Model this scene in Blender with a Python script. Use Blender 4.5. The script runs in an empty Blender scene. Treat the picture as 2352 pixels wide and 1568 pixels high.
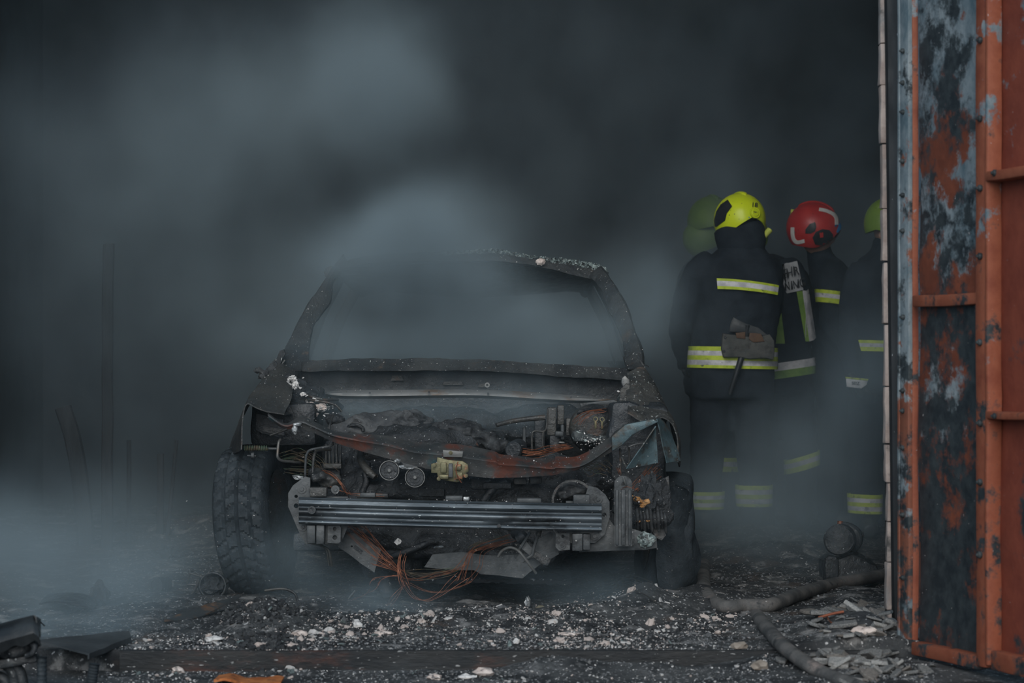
import bpy, bmesh, math, random
from mathutils import Vector, Matrix, noise
from mathutils.bvhtree import BVHTree

S = bpy.context.scene
COL = S.collection
# ------------------------------------------------------------------ camera
F, HZ, CH = 5553.0, 835.0, 0.965          # focal length in pixels, horizon row, camera height
cam = bpy.data.cameras.new('camera')
camo = bpy.data.objects.new('camera', cam)
COL.objects.link(camo)
camo.location = (0, 0, CH)
camo.rotation_euler = (math.pi / 2, 0, 0)
cam.sensor_width = 36
cam.lens = F / 2352 * 36
cam.shift_y = 51 / 2352
cam.clip_end = 200
cam.dof.use_dof = True
cam.dof.focus_distance = 10.4
cam.dof.aperture_fstop = 4.2
S.camera = camo
# ------------------------------------------------------------------ daylight
w = bpy.data.worlds.new('overcast_sky')
S.world = w
w.use_nodes = True
bg = w.node_tree.nodes['Background']
bg.inputs[0].default_value = (0.47, 0.74, 1.0, 1)
bg.inputs[1].default_value = 0.62
sun = bpy.data.lights.new('overcast_sun', 'SUN')
suno = bpy.data.objects.new('overcast_sun', sun)
COL.objects.link(suno)
sun.energy = 2.5
sun.angle = math.radians(50)
sun.color = (1.0, 0.96, 0.91)
suno.rotation_euler = (math.radians(64), 0, math.radians(-6))
suno.location = (-3, -4, 6)
S.view_settings.view_transform = 'Standard'
S.view_settings.look = 'None'
S.view_settings.exposure = 0.0
S.view_settings.gamma = 1.0
S.view_settings.use_curve_mapping = False
cy = S.cycles
cy.volume_step_rate = 3.5
cy.use_adaptive_sampling = True
cy.adaptive_threshold = 0.045
cy.max_bounces = 4
cy.diffuse_bounces = 2
cy.glossy_bounces = 2
cy.use_denoising = True
R = random.Random(7)


# ------------------------------------------------------------------ helpers
def P(px, py, Y):
    """World point seen at photo pixel (px, py) at distance Y."""
    return Vector(((px - 1176) / F * Y, Y, CH + (HZ - py) / F * Y))


def G(px, py, z=0.0):
    """World point at height z seen at photo pixel (px, py)."""
    return P(px, py, F * (CH - z) / (py - HZ))


def tag(o, label=None, cat=None, group=None, kind=None):
    if label: o['label'] = label
    if cat: o['category'] = cat
    if group: o['group'] = group
    if kind: o['kind'] = kind
    return o


def root_loc(o):
    while o.parent is not None:
        o = o.parent
    return o.location.copy()


def thing(name, label, cat, loc=(0, 0, 0), group=None):
    o = bpy.data.objects.new(name, None)
    COL.objects.link(o)
    o.location = loc
    o.empty_display_size = 0.1
    return tag(o, label, cat, group)


def obj(name, bm, mats, parent=None, smooth=True, angle=35, loc=None):
    """Link a bmesh (in world coordinates) as ONE mesh object."""
    me = bpy.data.meshes.new(name)
    bmesh.ops.recalc_face_normals(bm, faces=bm.faces[:])
    off = root_loc(parent) if parent is not None else (Vector(loc) if loc is not None else Vector((0, 0, 0)))
    if off.length > 0:
        bmesh.ops.translate(bm, verts=bm.verts[:], vec=-off)
    bm.to_mesh(me)
    bm.free()
    if smooth:
        me.shade_smooth()
        me.set_sharp_from_angle(angle=math.radians(angle))
    for m in (mats if isinstance(mats, (list, tuple)) else [mats]):
        me.materials.append(m)
    o = bpy.data.objects.new(name, me)
    COL.objects.link(o)
    if parent is not None:
        o.parent = parent
    elif loc is not None:
        o.location = loc
    return o


def BM():
    return bmesh.new()


def box(bm, a, b, bevel=0.0, M=None):
    r = bmesh.ops.create_cube(bm, size=1)
    vs = r['verts']
    for v in vs:
        v.co = Vector([a[i] + (v.co[i] + .5) * (b[i] - a[i]) for i in range(3)])
        if M is not None:
            v.co = M @ v.co
    if bevel > 0:
        es = list({e for v in vs for e in v.link_edges})
        bmesh.ops.bevel(bm, geom=es, offset=bevel, segments=2, affect='EDGES', profile=.5)
    return bm


def prism(bm, pts, d, holes=(), bevel=0.0):
    """Polygon (with holes) extruded along the vector d."""
    d = Vector(d)
    loops = []
    for lp in [pts] + list(holes):
        vs = [bm.verts.new(p) for p in lp]
        es = [bm.edges.new((vs[i], vs[(i + 1) % len(vs)])) for i in range(len(vs))]
        loops.append((vs, es))
    if not holes:
        fs = [bm.faces.new(loops[0][0])]
    else:
        r = bmesh.ops.triangle_fill(bm, edges=[e for l in loops for e in l[1]], use_beauty=True)
        fs = [g for g in r['geom'] if isinstance(g, bmesh.types.BMFace)]
    r = bmesh.ops.extrude_face_region(bm, geom=fs)
    nv = [g for g in r['geom'] if isinstance(g, bmesh.types.BMVert)]
    bmesh.ops.translate(bm, verts=nv, vec=d)
    if bevel > 0 and not holes:
        fv = set(loops[0][0])
        es = [e for e in loops[0][1]]
        bmesh.ops.bevel(bm, geom=es, offset=bevel, segments=2, affect='EDGES', profile=.5, clamp_overlap=True)
    return bm


def ring_px(cx, cy, r, Y, n=14, ry=None):
    return [P(cx + r * math.cos(i / n * 2 * math.pi), cy + (ry or r) * math.sin(i / n * 2 * math.pi), Y) for i in range(n)]


def plate(bm, px, Y, depth, holes=(), bevel=0.0, tilt=0.0):
    """Sheet or block whose outline is given in photo pixels at distance Y; tilt = extra Y per metre of height."""
    z0 = P(px[0][0], px[0][1], Y).z
    def q(x, y):
        p = P(x, y, Y)
        return Vector((p.x, p.y + (p.z - z0) * tilt, p.z))
    hs = []
    for (hx, hy, hr) in holes:
        hs.append([q(hx + hr * math.cos(-i / 12 * 2 * math.pi), hy + hr * math.sin(-i / 12 * 2 * math.pi)) for i in range(12)])
    return prism(bm, [q(x, y) for x, y in px], (0, depth, 0), hs, bevel)


def catmull(pts, n=6):
    pts = [Vector(p) for p in pts]
    if len(pts) < 3:
        return pts
    out = []
    for i in range(len(pts) - 1):
        p0 = pts[max(i - 1, 0)]; p1 = pts[i]; p2 = pts[i + 1]; p3 = pts[min(i + 2, len(pts) - 1)]
        for k in range(n):
            t = k / n
            out.append(.5 * ((2 * p1) + (p2 - p0) * t + (2 * p0 - 5 * p1 + 4 * p2 - p3) * t * t + (3 * p1 - p0 - 3 * p2 + p3) * t ** 3))
    out.append(pts[-1])
    return out


def tube(bm, pts, r, n=8, smooth=5, flat=1.0, caps=True):
    """Swept tube; r a radius or a list of radii (one per control point)."""
    ctrl = [Vector(p) for p in pts]
    if isinstance(r, (list, tuple)):
        rr = catmull([Vector((x, 0, 0)) for x in r], smooth) if smooth and len(ctrl) > 2 else [Vector((x, 0, 0)) for x in r]
        rr = [abs(v.x) for v in rr]
    else:
        rr = None
    pts = catmull(ctrl, smooth) if smooth and len(ctrl) > 2 else ctrl
    if rr is None:
        rr = [r] * len(pts)
    rings = []
    up = None
    for i, p in enumerate(pts):
        t = (pts[min(i + 1, len(pts) - 1)] - pts[max(i - 1, 0)])
        if t.length < 1e-9:
            t = Vector((0, 0, 1))
        t.normalize()
        if up is None:
            up = Vector((0, 0, 1)) if abs(t.z) < .9 else Vector((0, 1, 0))
        s = t.cross(up)
        if s.length < 1e-6:
            s = t.cross(Vector((1, 0, 0)))
        s.normalize()
        u = s.cross(t).normalized()
        up = u
        rings.append([bm.verts.new(p + s * (math.cos(k / n * 2 * math.pi) * rr[i]) + u * (math.sin(k / n * 2 * math.pi) * rr[i] * flat)) for k in range(n)])
    for a, b in zip(rings, rings[1:]):
        for k in range(n):
            bm.faces.new((a[k], a[(k + 1) % n], b[(k + 1) % n], b[k]))
    if caps:
        bm.faces.new(rings[0][::-1])
        bm.faces.new(rings[-1])
    return bm


def loft(bm, rings, closed=True, caps=True):
    rs = [[bm.verts.new(p) for p in r] for r in rings]
    n = len(rs[0])
    for a, b in zip(rs, rs[1:]):
        for k in range(n if closed else n - 1):
            bm.faces.new((a[k], a[(k + 1) % n], b[(k + 1) % n], b[k]))
    if caps and closed:
        bm.faces.new(rs[0][::-1])
        bm.faces.new(rs[-1])
    return bm


def sheet(bm, rows, thick=0.004, d=None):
    """Open grid of points given thickness along its normals."""
    rs = [[bm.verts.new(p) for p in r] for r in rows]
    fs = []
    for a, b in zip(rs, rs[1:]):
        for k in range(len(a) - 1):
            fs.append(bm.faces.new((a[k], a[k + 1], b[k + 1], b[k])))
    bm.normal_update()
    bmesh.ops.solidify(bm, geom=fs, thickness=thick)
    return bm


def lump(bm, c, r, amp=.25, freq=3.0, sub=3, seed=0.0, M=None):
    """Noisy rounded mass."""
    q = bmesh.ops.create_icosphere(bm, subdivisions=sub, radius=1)
    c = Vector(c)
    r = Vector(r) if not isinstance(r, (int, float)) else Vector((r, r, r))
    for v in q['verts']:
        d = v.co.normalized()
        k = 1 + amp * noise.fractal(d * freq + Vector((seed, seed * 1.7, -seed)), 1.0, 2.0, 4)
        p = Vector((d.x * r.x * k, d.y * r.y * k, d.z * r.z * k))
        v.co = c + (M @ p if M is not None else p)
    return bm


def disc(bm, c, r, depth, axis='Y', n=24, bevel=0.0):
    """Short cylinder, front at c, going back along +axis."""
    c = Vector(c)
    ax = {'X': Vector((1, 0, 0)), 'Y': Vector((0, 1, 0)), 'Z': Vector((0, 0, 1))}[axis] if isinstance(axis, str) else Vector(axis).normalized()
    s = ax.orthogonal().normalized()
    u = ax.cross(s)
    def rg(rad, t):
        return [c + ax * t + s * rad * math.cos(i / n * 2 * math.pi) + u * rad * math.sin(i / n * 2 * math.pi) for i in range(n)]
    rings = [rg(r - bevel, 0), rg(r, bevel), rg(r, depth)] if bevel > 0 else [rg(r, 0), rg(r, depth)]
    return loft(bm, rings)


def annulus(bm, c, r0, r1, depth, axis='Y', n=28):
    c = Vector(c)
    ax = {'X': Vector((1, 0, 0)), 'Y': Vector((0, 1, 0)), 'Z': Vector((0, 0, 1))}[axis] if isinstance(axis, str) else Vector(axis).normalized()
    s = ax.orthogonal().normalized()
    u = ax.cross(s)
    def rg(rad, t):
        return [bm.verts.new(c + ax * t + s * rad * math.cos(i / n * 2 * math.pi) + u * rad * math.sin(i / n * 2 * math.pi)) for i in range(n)]
    rs = [rg(r0, 0), rg(r1, 0), rg(r1, depth), rg(r0, depth)]
    for j in range(4):
        a, b = rs[j], rs[(j + 1) % 4]
        for k in range(n):
            bm.faces.new((a[k], a[(k + 1) % n], b[(k + 1) % n], b[k]))
    return bm


def rough(bm, amp, freq=12.0, seed=0.0, cuts=0, maxlen=None):
    """Subdivide and push vertices about with noise, for heat-buckled and crusted shapes."""
    if maxlen:
        for _ in range(6):
            es = [e for e in bm.edges if e.calc_length() > maxlen]
            if not es:
                break
            bmesh.ops.subdivide_edges(bm, edges=es, cuts=1, use_grid_fill=True)
        bmesh.ops.triangulate(bm, faces=[f for f in bm.faces if len(f.verts) > 4])
    for v in bm.verts:
        v.co += noise.noise_vector(v.co * freq + Vector((seed, seed, seed))) * amp
        v.co += noise.noise_vector(v.co * freq * 3.1 + Vector((seed, 0, seed))) * amp * .35
    return bm


def chips(bm, spots, size, rnd, flat=.35):
    """Many small irregular flakes (spots = list of points)."""
    for p in spots:
        s = size * rnd.uniform(.4, 1.5)
        n = rnd.choice((4, 5, 6))
        M = Matrix.Rotation(rnd.uniform(0, 6.3), 3, 'Z') @ Matrix.Rotation(rnd.gauss(0, .5), 3, 'X') @ Matrix.Rotation(rnd.gauss(0, .5), 3, 'Y')
        top, bot = [], []
        for i in range(n):
            a = (i + rnd.uniform(-.3, .3)) / n * 2 * math.pi
            rr = s * rnd.uniform(.6, 1.1)
            q = Vector((math.cos(a) * rr, math.sin(a) * rr * .8, 0))
            h = s * flat * rnd.uniform(.5, 1.2)
            top.append(bm.verts.new(p + M @ (q * .85 + Vector((0, 0, h)))))
            bot.append(bm.verts.new(p + M @ q))
        bm.faces.new(top)
        bm.faces.new(bot[::-1])
        for i in range(n):
            bm.faces.new((bot[i], bot[(i + 1) % n], top[(i + 1) % n], top[i]))
    return bm


# ------------------------------------------------------------------ materials
MATS = {}


def mat(name, c1, c2=None, scale=6.0, c3=None, a3=.5, s3=4.0, speck=None, aspeck=.7, sspeck=110.0, rough_=(.45, .85), metal=0.0,
        bump=.3, bscale=45.0, stretch=(1, 1, 1), soft=.06, spec=.35, lo=.35, hi=.65, c4=None, a4=.6, s4=2.0):
    m = bpy.data.materials.new(name)
    m.use_nodes = True
    nt = m.node_tree; N = nt.nodes; L = nt.links
    b = N['Principled BSDF']
    tc = N.new('ShaderNodeTexCoord'); mp = N.new('ShaderNodeMapping')
    mp.inputs['Scale'].default_value = stretch
    L.new(tc.outputs['Object'], mp.inputs['Vector'])
    def nz(s, det=6, off=0.0, r=.6):
        n = N.new('ShaderNodeTexNoise'); n.inputs['Scale'].default_value = s; n.inputs['Detail'].default_value = det
        n.inputs['Roughness'].default_value = r
        if off:
            m2 = N.new('ShaderNodeMapping'); m2.inputs['Location'].default_value = (off, off * 2, -off)
            L.new(mp.outputs[0], m2.inputs['Vector']); L.new(m2.outputs[0], n.inputs['Vector'])
        else:
            L.new(mp.outputs[0], n.inputs['Vector'])
        return n.outputs['Fac']
    def ramp(src, a, bb):
        r = N.new('ShaderNodeMapRange'); r.interpolation_type = 'SMOOTHSTEP'
        r.inputs[1].default_value = a; r.inputs[2].default_value = bb
        L.new(src, r.inputs[0]); return r.outputs[0]
    def mix(f, a, bcol):
        x = N.new('ShaderNodeMix'); x.data_type = 'RGBA'
        L.new(f, x.inputs[0])
        for s, v in ((6, a), (7, bcol)):
            if isinstance(v, (tuple, list)):
                x.inputs[s].default_value = (*v, 1)
            else:
                L.new(v, x.inputs[s])
        return x.outputs[2]
    n1 = nz(scale)
    col = mix(ramp(n1, lo, hi), c1, c2 if c2 else c1)
    if c4:
        col = mix(ramp(nz(s4, 8, 7.7, .65), a4 - soft, a4 + soft), col, c4)
    if c3:
        col = mix(ramp(nz(s3, 8, 3.1, .65), a3 - soft, a3 + soft), col, c3)
    if speck:
        col = mix(ramp(nz(sspeck, 3, 1.3, .5), aspeck - .02, aspeck + .03), col, speck)
    L.new(col, b.inputs['Base Color'])
    rr = N.new('ShaderNodeMapRange'); rr.inputs[1].default_value = .3; rr.inputs[2].default_value = .7
    rr.inputs[3].default_value = rough_[0]; rr.inputs[4].default_value = rough_[1]
    L.new(nz(scale * 3, 4, 5.0), rr.inputs[0]); L.new(rr.outputs[0], b.inputs['Roughness'])
    b.inputs['Metallic'].default_value = metal
    b.inputs['Specular IOR Level'].default_value = spec
    if bump:
        bp = N.new('ShaderNodeBump'); bp.inputs['Strength'].default_value = bump; bp.inputs['Distance'].default_value = .01
        L.new(nz(bscale, 6, 2.2), bp.inputs['Height']); L.new(bp.outputs[0], b.inputs['Normal'])
    MATS[name] = m
    return m


ASH = (.62, .60, .58)
soot = mat('soot', (.008, .010, .012), (.022, .026, .030), 5, speck=(.35, .36, .36), aspeck=.74, sspeck=170, bump=.7, rough_=(.32, .7), spec=.5)
soot_fine = mat('soot_fine', (.010, .012, .014), (.028, .032, .036), 14, speck=(.42, .42, .42), aspeck=.705, sspeck=150, bump=1.0, rough_=(.35, .75), spec=.5, bscale=80)
char_body = mat('charred_bodywork', (.013, .015, .017), (.048, .047, .043), 5, c3=(.085, .050, .034), a3=.64, s3=7, speck=(.40, .38, .34), aspeck=.72, sspeck=150, rough_=(.28, .62), bump=.6, spec=.5, stretch=(1, .4, 1.2))
char_pillar = mat('charred_pillar', (.014, .016, .018), (.040, .042, .042), 7, c3=(.07, .048, .034), a3=.66, s3=9, speck=(.34, .36, .34), aspeck=.70, sspeck=120, rough_=(.4, .8), bump=.7, stretch=(1, 1, .5))
steel = mat('heat_blued_steel', (.050, .062, .072), (.12, .14, .155), 9, c3=(.025, .028, .030), a3=.60, s3=5, speck=(.42, .47, .48), aspeck=.73, sspeck=90, rough_=(.26, .48), metal=.55, bump=.12, stretch=(.35, 1, 1.5))
grey_steel = mat('grey_bracket_steel', (.045, .050, .053), (.085, .090, .092), 9, c3=(.022, .024, .026), a3=.60, s3=12, speck=(.45, .45, .45), aspeck=.74, sspeck=120, rough_=(.4, .7), metal=.3, bump=.25)
rust_steel = mat('rusted_cross_member', (.038, .042, .044), (.075, .074, .072), 8, c3=(.115, .043, .030), a3=.56, s3=5, speck=(.5, .52, .52), aspeck=.71, sspeck=95, rough_=(.32, .6), metal=.35, bump=.25, c4=(.03, .075, .085), a4=.66, s4=6)
teal_metal = mat('scorched_teal_metal', (.040, .066, .076), (.085, .13, .145), 7, c3=(.055, .05, .043), a3=.52, s3=11, speck=(.3, .33, .33), aspeck=.71, sspeck=90, rough_=(.4, .7), metal=.3, bump=.3)
bar_steel = mat('pale_bar_steel', (.085, .088, .086), (.15, .15, .146), 6, c3=(.10, .068, .046), a3=.58, s3=8, speck=(.4, .4, .4), aspeck=.74, rough_=(.35, .6), metal=.4, bump=.2, stretch=(.4, 1, 1))
rubber = mat('burnt_rubber', (.010, .015, .019), (.030, .039, .046), 8, speck=(.40, .38, .36), aspeck=.735, sspeck=75, rough_=(.55, .85), bump=.5, bscale=70)
copper = mat('bare_copper', (.13, .045, .024), (.30, .115, .06), 30, rough_=(.35, .55), metal=.5, bump=0)
dark_wire = mat('scorched_wire', (.03, .025, .02), (.10, .07, .04), 30, c3=(.05, .08, .05), a3=.55, s3=20, rough_=(.5, .7), bump=0)
brass = mat('brassy_latch_metal', (.085, .080, .045), (.15, .14, .08), 20, c3=(.30, .13, .07), a3=.62, s3=25, speck=(.7, .65, .5), aspeck=.74, rough_=(.35, .6), metal=.5, bump=.2)
alu = mat('melted_aluminium', (.20, .21, .215), (.46, .47, .47), 40, c3=(.10, .11, .11), a3=.55, s3=30, rough_=(.25, .5), metal=.6, bump=.5)
ash_white = mat('white_ash', (.42, .41, .40), (.70, .67, .64), 40, c3=(.12, .12, .12), a3=.60, s3=40, rough_=(.8, .95), bump=.5)
ash_pink = mat('pinkish_ash', (.44, .36, .32), (.66, .57, .52), 30, c3=(.12, .11, .11), a3=.60, s3=45, rough_=(.8, .95), bump=.5)
ash_grey = mat('grey_ash', (.075, .080, .085), (.20, .205, .21), 25, c3=(.03, .03, .032), a3=.58, s3=20, speck=(.6, .6, .6), aspeck=.72, rough_=(.8, .95), bump=.6)
cinder = mat('black_cinder', (.012, .013, .015), (.045, .048, .05), 25, speck=(.4, .4, .4), aspeck=.72, rough_=(.6, .9), bump=.6)
glass_crumb = mat('sooty_glass_crumb', (.07, .095, .095), (.26, .31, .30), 60, c3=(.03, .035, .035), a3=.52, s3=60, rough_=(.3, .6), bump=.2)
crust = mat('ash_crust', (.020, .024, .026), (.075, .085, .085), 28, speck=(.40, .46, .45), aspeck=.62, sspeck=60, rough_=(.6, .9), bump=.9, bscale=60, c3=(.15, .12, .10), a3=.68, s3=20)
slate = mat('slate_shard', (.085, .088, .088), (.21, .205, .195), 10, speck=(.5, .48, .46), aspeck=.73, rough_=(.6, .85), bump=.4)
rust_orange = mat('orange_rust', (.30, .085, .022), (.45, .16, .05), 18, c3=(.10, .04, .02), a3=.6, s3=20, rough_=(.7, .9), bump=.6)
rust_dark = mat('dark_rust', (.055, .035, .028), (.14, .06, .034), 7, c3=(.025, .027, .03), a3=.5, s3=5, speck=(.4, .4, .4), aspeck=.73, rough_=(.5, .8), bump=.4)
# ================================================================== SETTING
MOUNDS = [(-.89, 8.75, .15, .22, .085), (.50, 9.25, .22, .30, .085), (-.35, 8.95, .45, .22, .035), (.25, 8.95, .35, .22, .030),
          (1.2, 11.5, .40, .45, .09), (1.25, 12.5, .5, .5, .11), (1.20, 8.45, .24, .45, .07), (-1.35, 9.4, .3, .4, .03), (.75, 9.6, .25, .5, .05),
          (-1.0, 12.6, .5, .5, .07), (-1.5, 13.2, .6, .5, .12), (1.45, 9.4, .3, .6, .05), (-.75, 9.3, .2, .2, .05)]


def floor_h(x, y):
    if y < 8.14:
        h = -.070
        h += .018 * max(0, noise.noise(Vector((x * 3, y * 3, 4.2))) + .1)
        h += .05 * math.exp(-((x - 1.3) / .45) ** 2 - ((y - 7.9) / .5) ** 2)
        h += .045 * math.exp(-((x - .9) / .25) ** 2 - ((y - 8.1) / .2) ** 2)
        h += .055 * math.exp(-((x - .14) / .17) ** 2 - ((y - 8.08) / .14) ** 2) + .03 * math.exp(-((x - .45) / .12) ** 2 - ((y - 8.1) / .12) ** 2)
        return h + .006 * noise.noise(Vector((x * 16, y * 16, 1)))
    h = 0.0
    for cx, cyy, rx, ry, a in MOUNDS:
        h += a * math.exp(-((x - cx) / rx) ** 2 - ((y - cyy) / ry) ** 2) * (1 + .5 * noise.noise(Vector((x * 7, y * 7, 2))))
    k = min(1, max(0, (y - 8.25) / .4))
    h += k * .022 * max(0, noise.fractal(Vector((x * 4, y * 4, .3)), 1, 2, 4) + .25)
    h += (.25 + k) * .007 * noise.noise(Vector((x * 18, y * 18, 0)))
    return h


def GF(px, py):
    """Point on the debris-covered floor seen at a photo pixel."""
    z = 0.0
    for _ in range(6):
        p = G(px, py, z)
        z = floor_h(p.x, p.y)
    return Vector((p.x, p.y, z))


floor_m = mat('ashy_floor', (.012, .013, .015), (.055, .057, .058), 5, c3=(.20, .195, .19), a3=.59, s3=9, speck=(.45, .44, .43), aspeck=.65, sspeck=70,
              rough_=(.55, .9), bump=1.0, bscale=60, c4=(.065, .050, .042), a4=.62, s4=3)
ground_m = mat('ashy_ground', (.016, .018, .020), (.065, .067, .068), 6, c3=(.12, .12, .12), a3=.60, s3=9, speck=(.45, .44, .43), aspeck=.66, sspeck=70,
               rough_=(.6, .9), bump=1.0, bscale=50)
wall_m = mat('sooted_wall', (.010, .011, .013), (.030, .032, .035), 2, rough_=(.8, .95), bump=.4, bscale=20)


def grid(name, x0, x1, y0, y1, nx, ny, m, fh, skirt=0):
    bm = BM()
    rows = [[bm.verts.new((x0 + (x1 - x0) * i / nx, y0 + (y1 - y0) * j / ny, fh(x0 + (x1 - x0) * i / nx, y0 + (y1 - y0) * j / ny))) for i in range(nx + 1)] for j in range(ny + 1)]
    for a, b in zip(rows, rows[1:]):
        for i in range(nx):
            bm.faces.new((a[i], a[i + 1], b[i + 1], b[i]))
    if skirt:
        lo_ = [bm.verts.new((v.co.x, v.co.y, -skirt)) for v in rows[0]]
        for i in range(nx):
            bm.faces.new((lo_[i], lo_[i + 1], rows[0][i + 1], rows[0][i]))
    return tag(obj(name, bm, m, angle=180), kind='structure')


grid('floor', -3.2, 2.75, 8.16, 11.3, 380, 205, floor_m, lambda x, y: floor_h(x, max(y, 8.16)), skirt=.12)
grid('floor_rear', -3.2, 2.75, 11.1, 16.6, 90, 90, floor_m, lambda x, y: floor_h(x, y) - (.014 if y < 11.32 else 0))
grid('ground', -4.5, 4.5, 2.0, 8.16, 300, 220, ground_m, lambda x, y: floor_h(x, min(y, 8.13)))
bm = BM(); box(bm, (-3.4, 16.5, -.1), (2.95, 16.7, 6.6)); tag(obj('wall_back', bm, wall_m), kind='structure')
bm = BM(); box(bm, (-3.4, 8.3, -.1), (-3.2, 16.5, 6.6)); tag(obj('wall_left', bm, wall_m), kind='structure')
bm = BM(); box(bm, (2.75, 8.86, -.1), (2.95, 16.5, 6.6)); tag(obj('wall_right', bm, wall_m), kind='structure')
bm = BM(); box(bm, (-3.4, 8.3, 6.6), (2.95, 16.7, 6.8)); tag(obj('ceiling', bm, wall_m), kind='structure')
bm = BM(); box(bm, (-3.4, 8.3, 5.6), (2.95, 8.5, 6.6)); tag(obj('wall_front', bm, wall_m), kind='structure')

# steel-edged concrete sill along the opening
sill_m = mat('rusty_sill_steel', (.012, .014, .016), (.026, .026, .026), 4, c3=(.070, .032, .024), a3=.57, s3=3.2, speck=(.28, .28, .275), aspeck=.69, sspeck=60,
             rough_=(.5, .8), bump=.5, stretch=(.6, 2, 2), c4=(.018, .02, .022), a4=.58, s4=3)
bm = BM()
rows = []
for i in range(121):
    x = -1.32 + i / 120 * 2.62
    wv = .006 * noise.noise(Vector((x * 2, 0, 5)))
    rows.append([(x, 8.30, -.012), (x, 8.22, -.004 + wv * .3), (x, 8.135 + wv, .002 + wv * .4), (x, 8.128 + wv, -.001), (x, 8.130 + wv, -.066 + wv), (x, 8.136, -.10)])
sheet(bm, rows, .008)
tag(obj('trim_sill', bm, sill_m), kind='structure')

# pale broken brick edge of the right jamb
brick_m = mat('pale_jamb_brick', (.34, .26, .225), (.52, .42, .37), 9, c3=(.09, .085, .08), a3=.60, s3=6, rough_=(.75, .95), bump=.5, c4=(.19, .20, .20), a4=.55, s4=1.6)
bm = BM()
ys = [-60, 100, 196, 330, 480, 600, 744, 888, 1020, 1108, 1197, 1290, 1400, 1455]
for i in range(len(ys) - 1):
    t = (ys[i] + ys[i + 1]) / 2
    off = R.uniform(-3, 3)
    xl = 2026 + 14 * t / 1400 + off; xr = xl + R.uniform(17, 22)
    if ys[i] < 600: xl -= 3
    za, zb = P(0, ys[i] + 1.2, 8.62).z, P(0, ys[i + 1] - 1.2, 8.62).z
    xa, xb = P(xl, 0, 8.60).x, P(xr, 0, 8.60).x
    q = BM(); box(q, (xa, 8.60 + R.uniform(0, .012), zb), (xb, 8.66, za), .004)
    rough(q, .004, 14, i, maxlen=.06)
    me = bpy.data.meshes.new('t'); q.to_mesh(me); q.free(); bm.from_mesh(me); bpy.data.meshes.remove(me)
tag(obj('trim_jamb', bm, brick_m), kind='structure')
bm = BM(); box(bm, (P(2036, 0, 8.7).x, 8.655, -.06), (2.75, 8.74, 5.6), .01)
tag(obj('wall_jamb', bm, wall_m), kind='structure')
post_m = mat('sooty_post_steel', (.010, .011, .012), (.030, .032, .034), 7, c3=(.10, .055, .035), a3=.66, s3=2.5, rough_=(.5, .8), speck=(.5, .5, .5), aspeck=.75, bump=.3, stretch=(1, 1, .3))
bm = BM()
xa0, xb0 = P(2046, 0, 8.53).x, P(2071, 0, 8.53).x
sh = P(2058, 0, 8.55).x - P(2040, 0, 8.55).x
M = Matrix.Shear('XY', 4, (0, 0)) if False else Matrix.Identity(4)
M[0][2] = -sh / 2.3
box(bm, (xa0 + sh * .45, 8.53, -.03), (xb0 + sh * .45, 8.59, 3.0), .006, M)
tag(obj('trim_post', bm, post_m), kind='structure')

# ---------------------------------------------------------------- rusty steel door leaf, opened outwards
d_dir = Vector((.337, -.9415, 0)); d_n = Vector((-.9415, -.337, 0)); d_o = Vector((1.362, 8.10, 0))


def dt(px, off=0.0):
    k = (px - 1176) / F
    return (k * (d_o.y + off * d_n.y) - d_o.x - off * d_n.x) / (d_dir.x - k * d_dir.y)


def dz(px, py, off=0.0):
    t = dt(px, off)
    Y = d_o.y + t * d_dir.y + off * d_n.y
    return CH + (HZ - py) / F * Y


DM = Matrix((( d_dir.x, d_n.x, 0, d_o.x), (d_dir.y, d_n.y, 0, d_o.y), (0, 0, 1, 0), (0, 0, 0, 1)))
# paint: burnt primer, bare blued steel and soot in irregular fields


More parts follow.
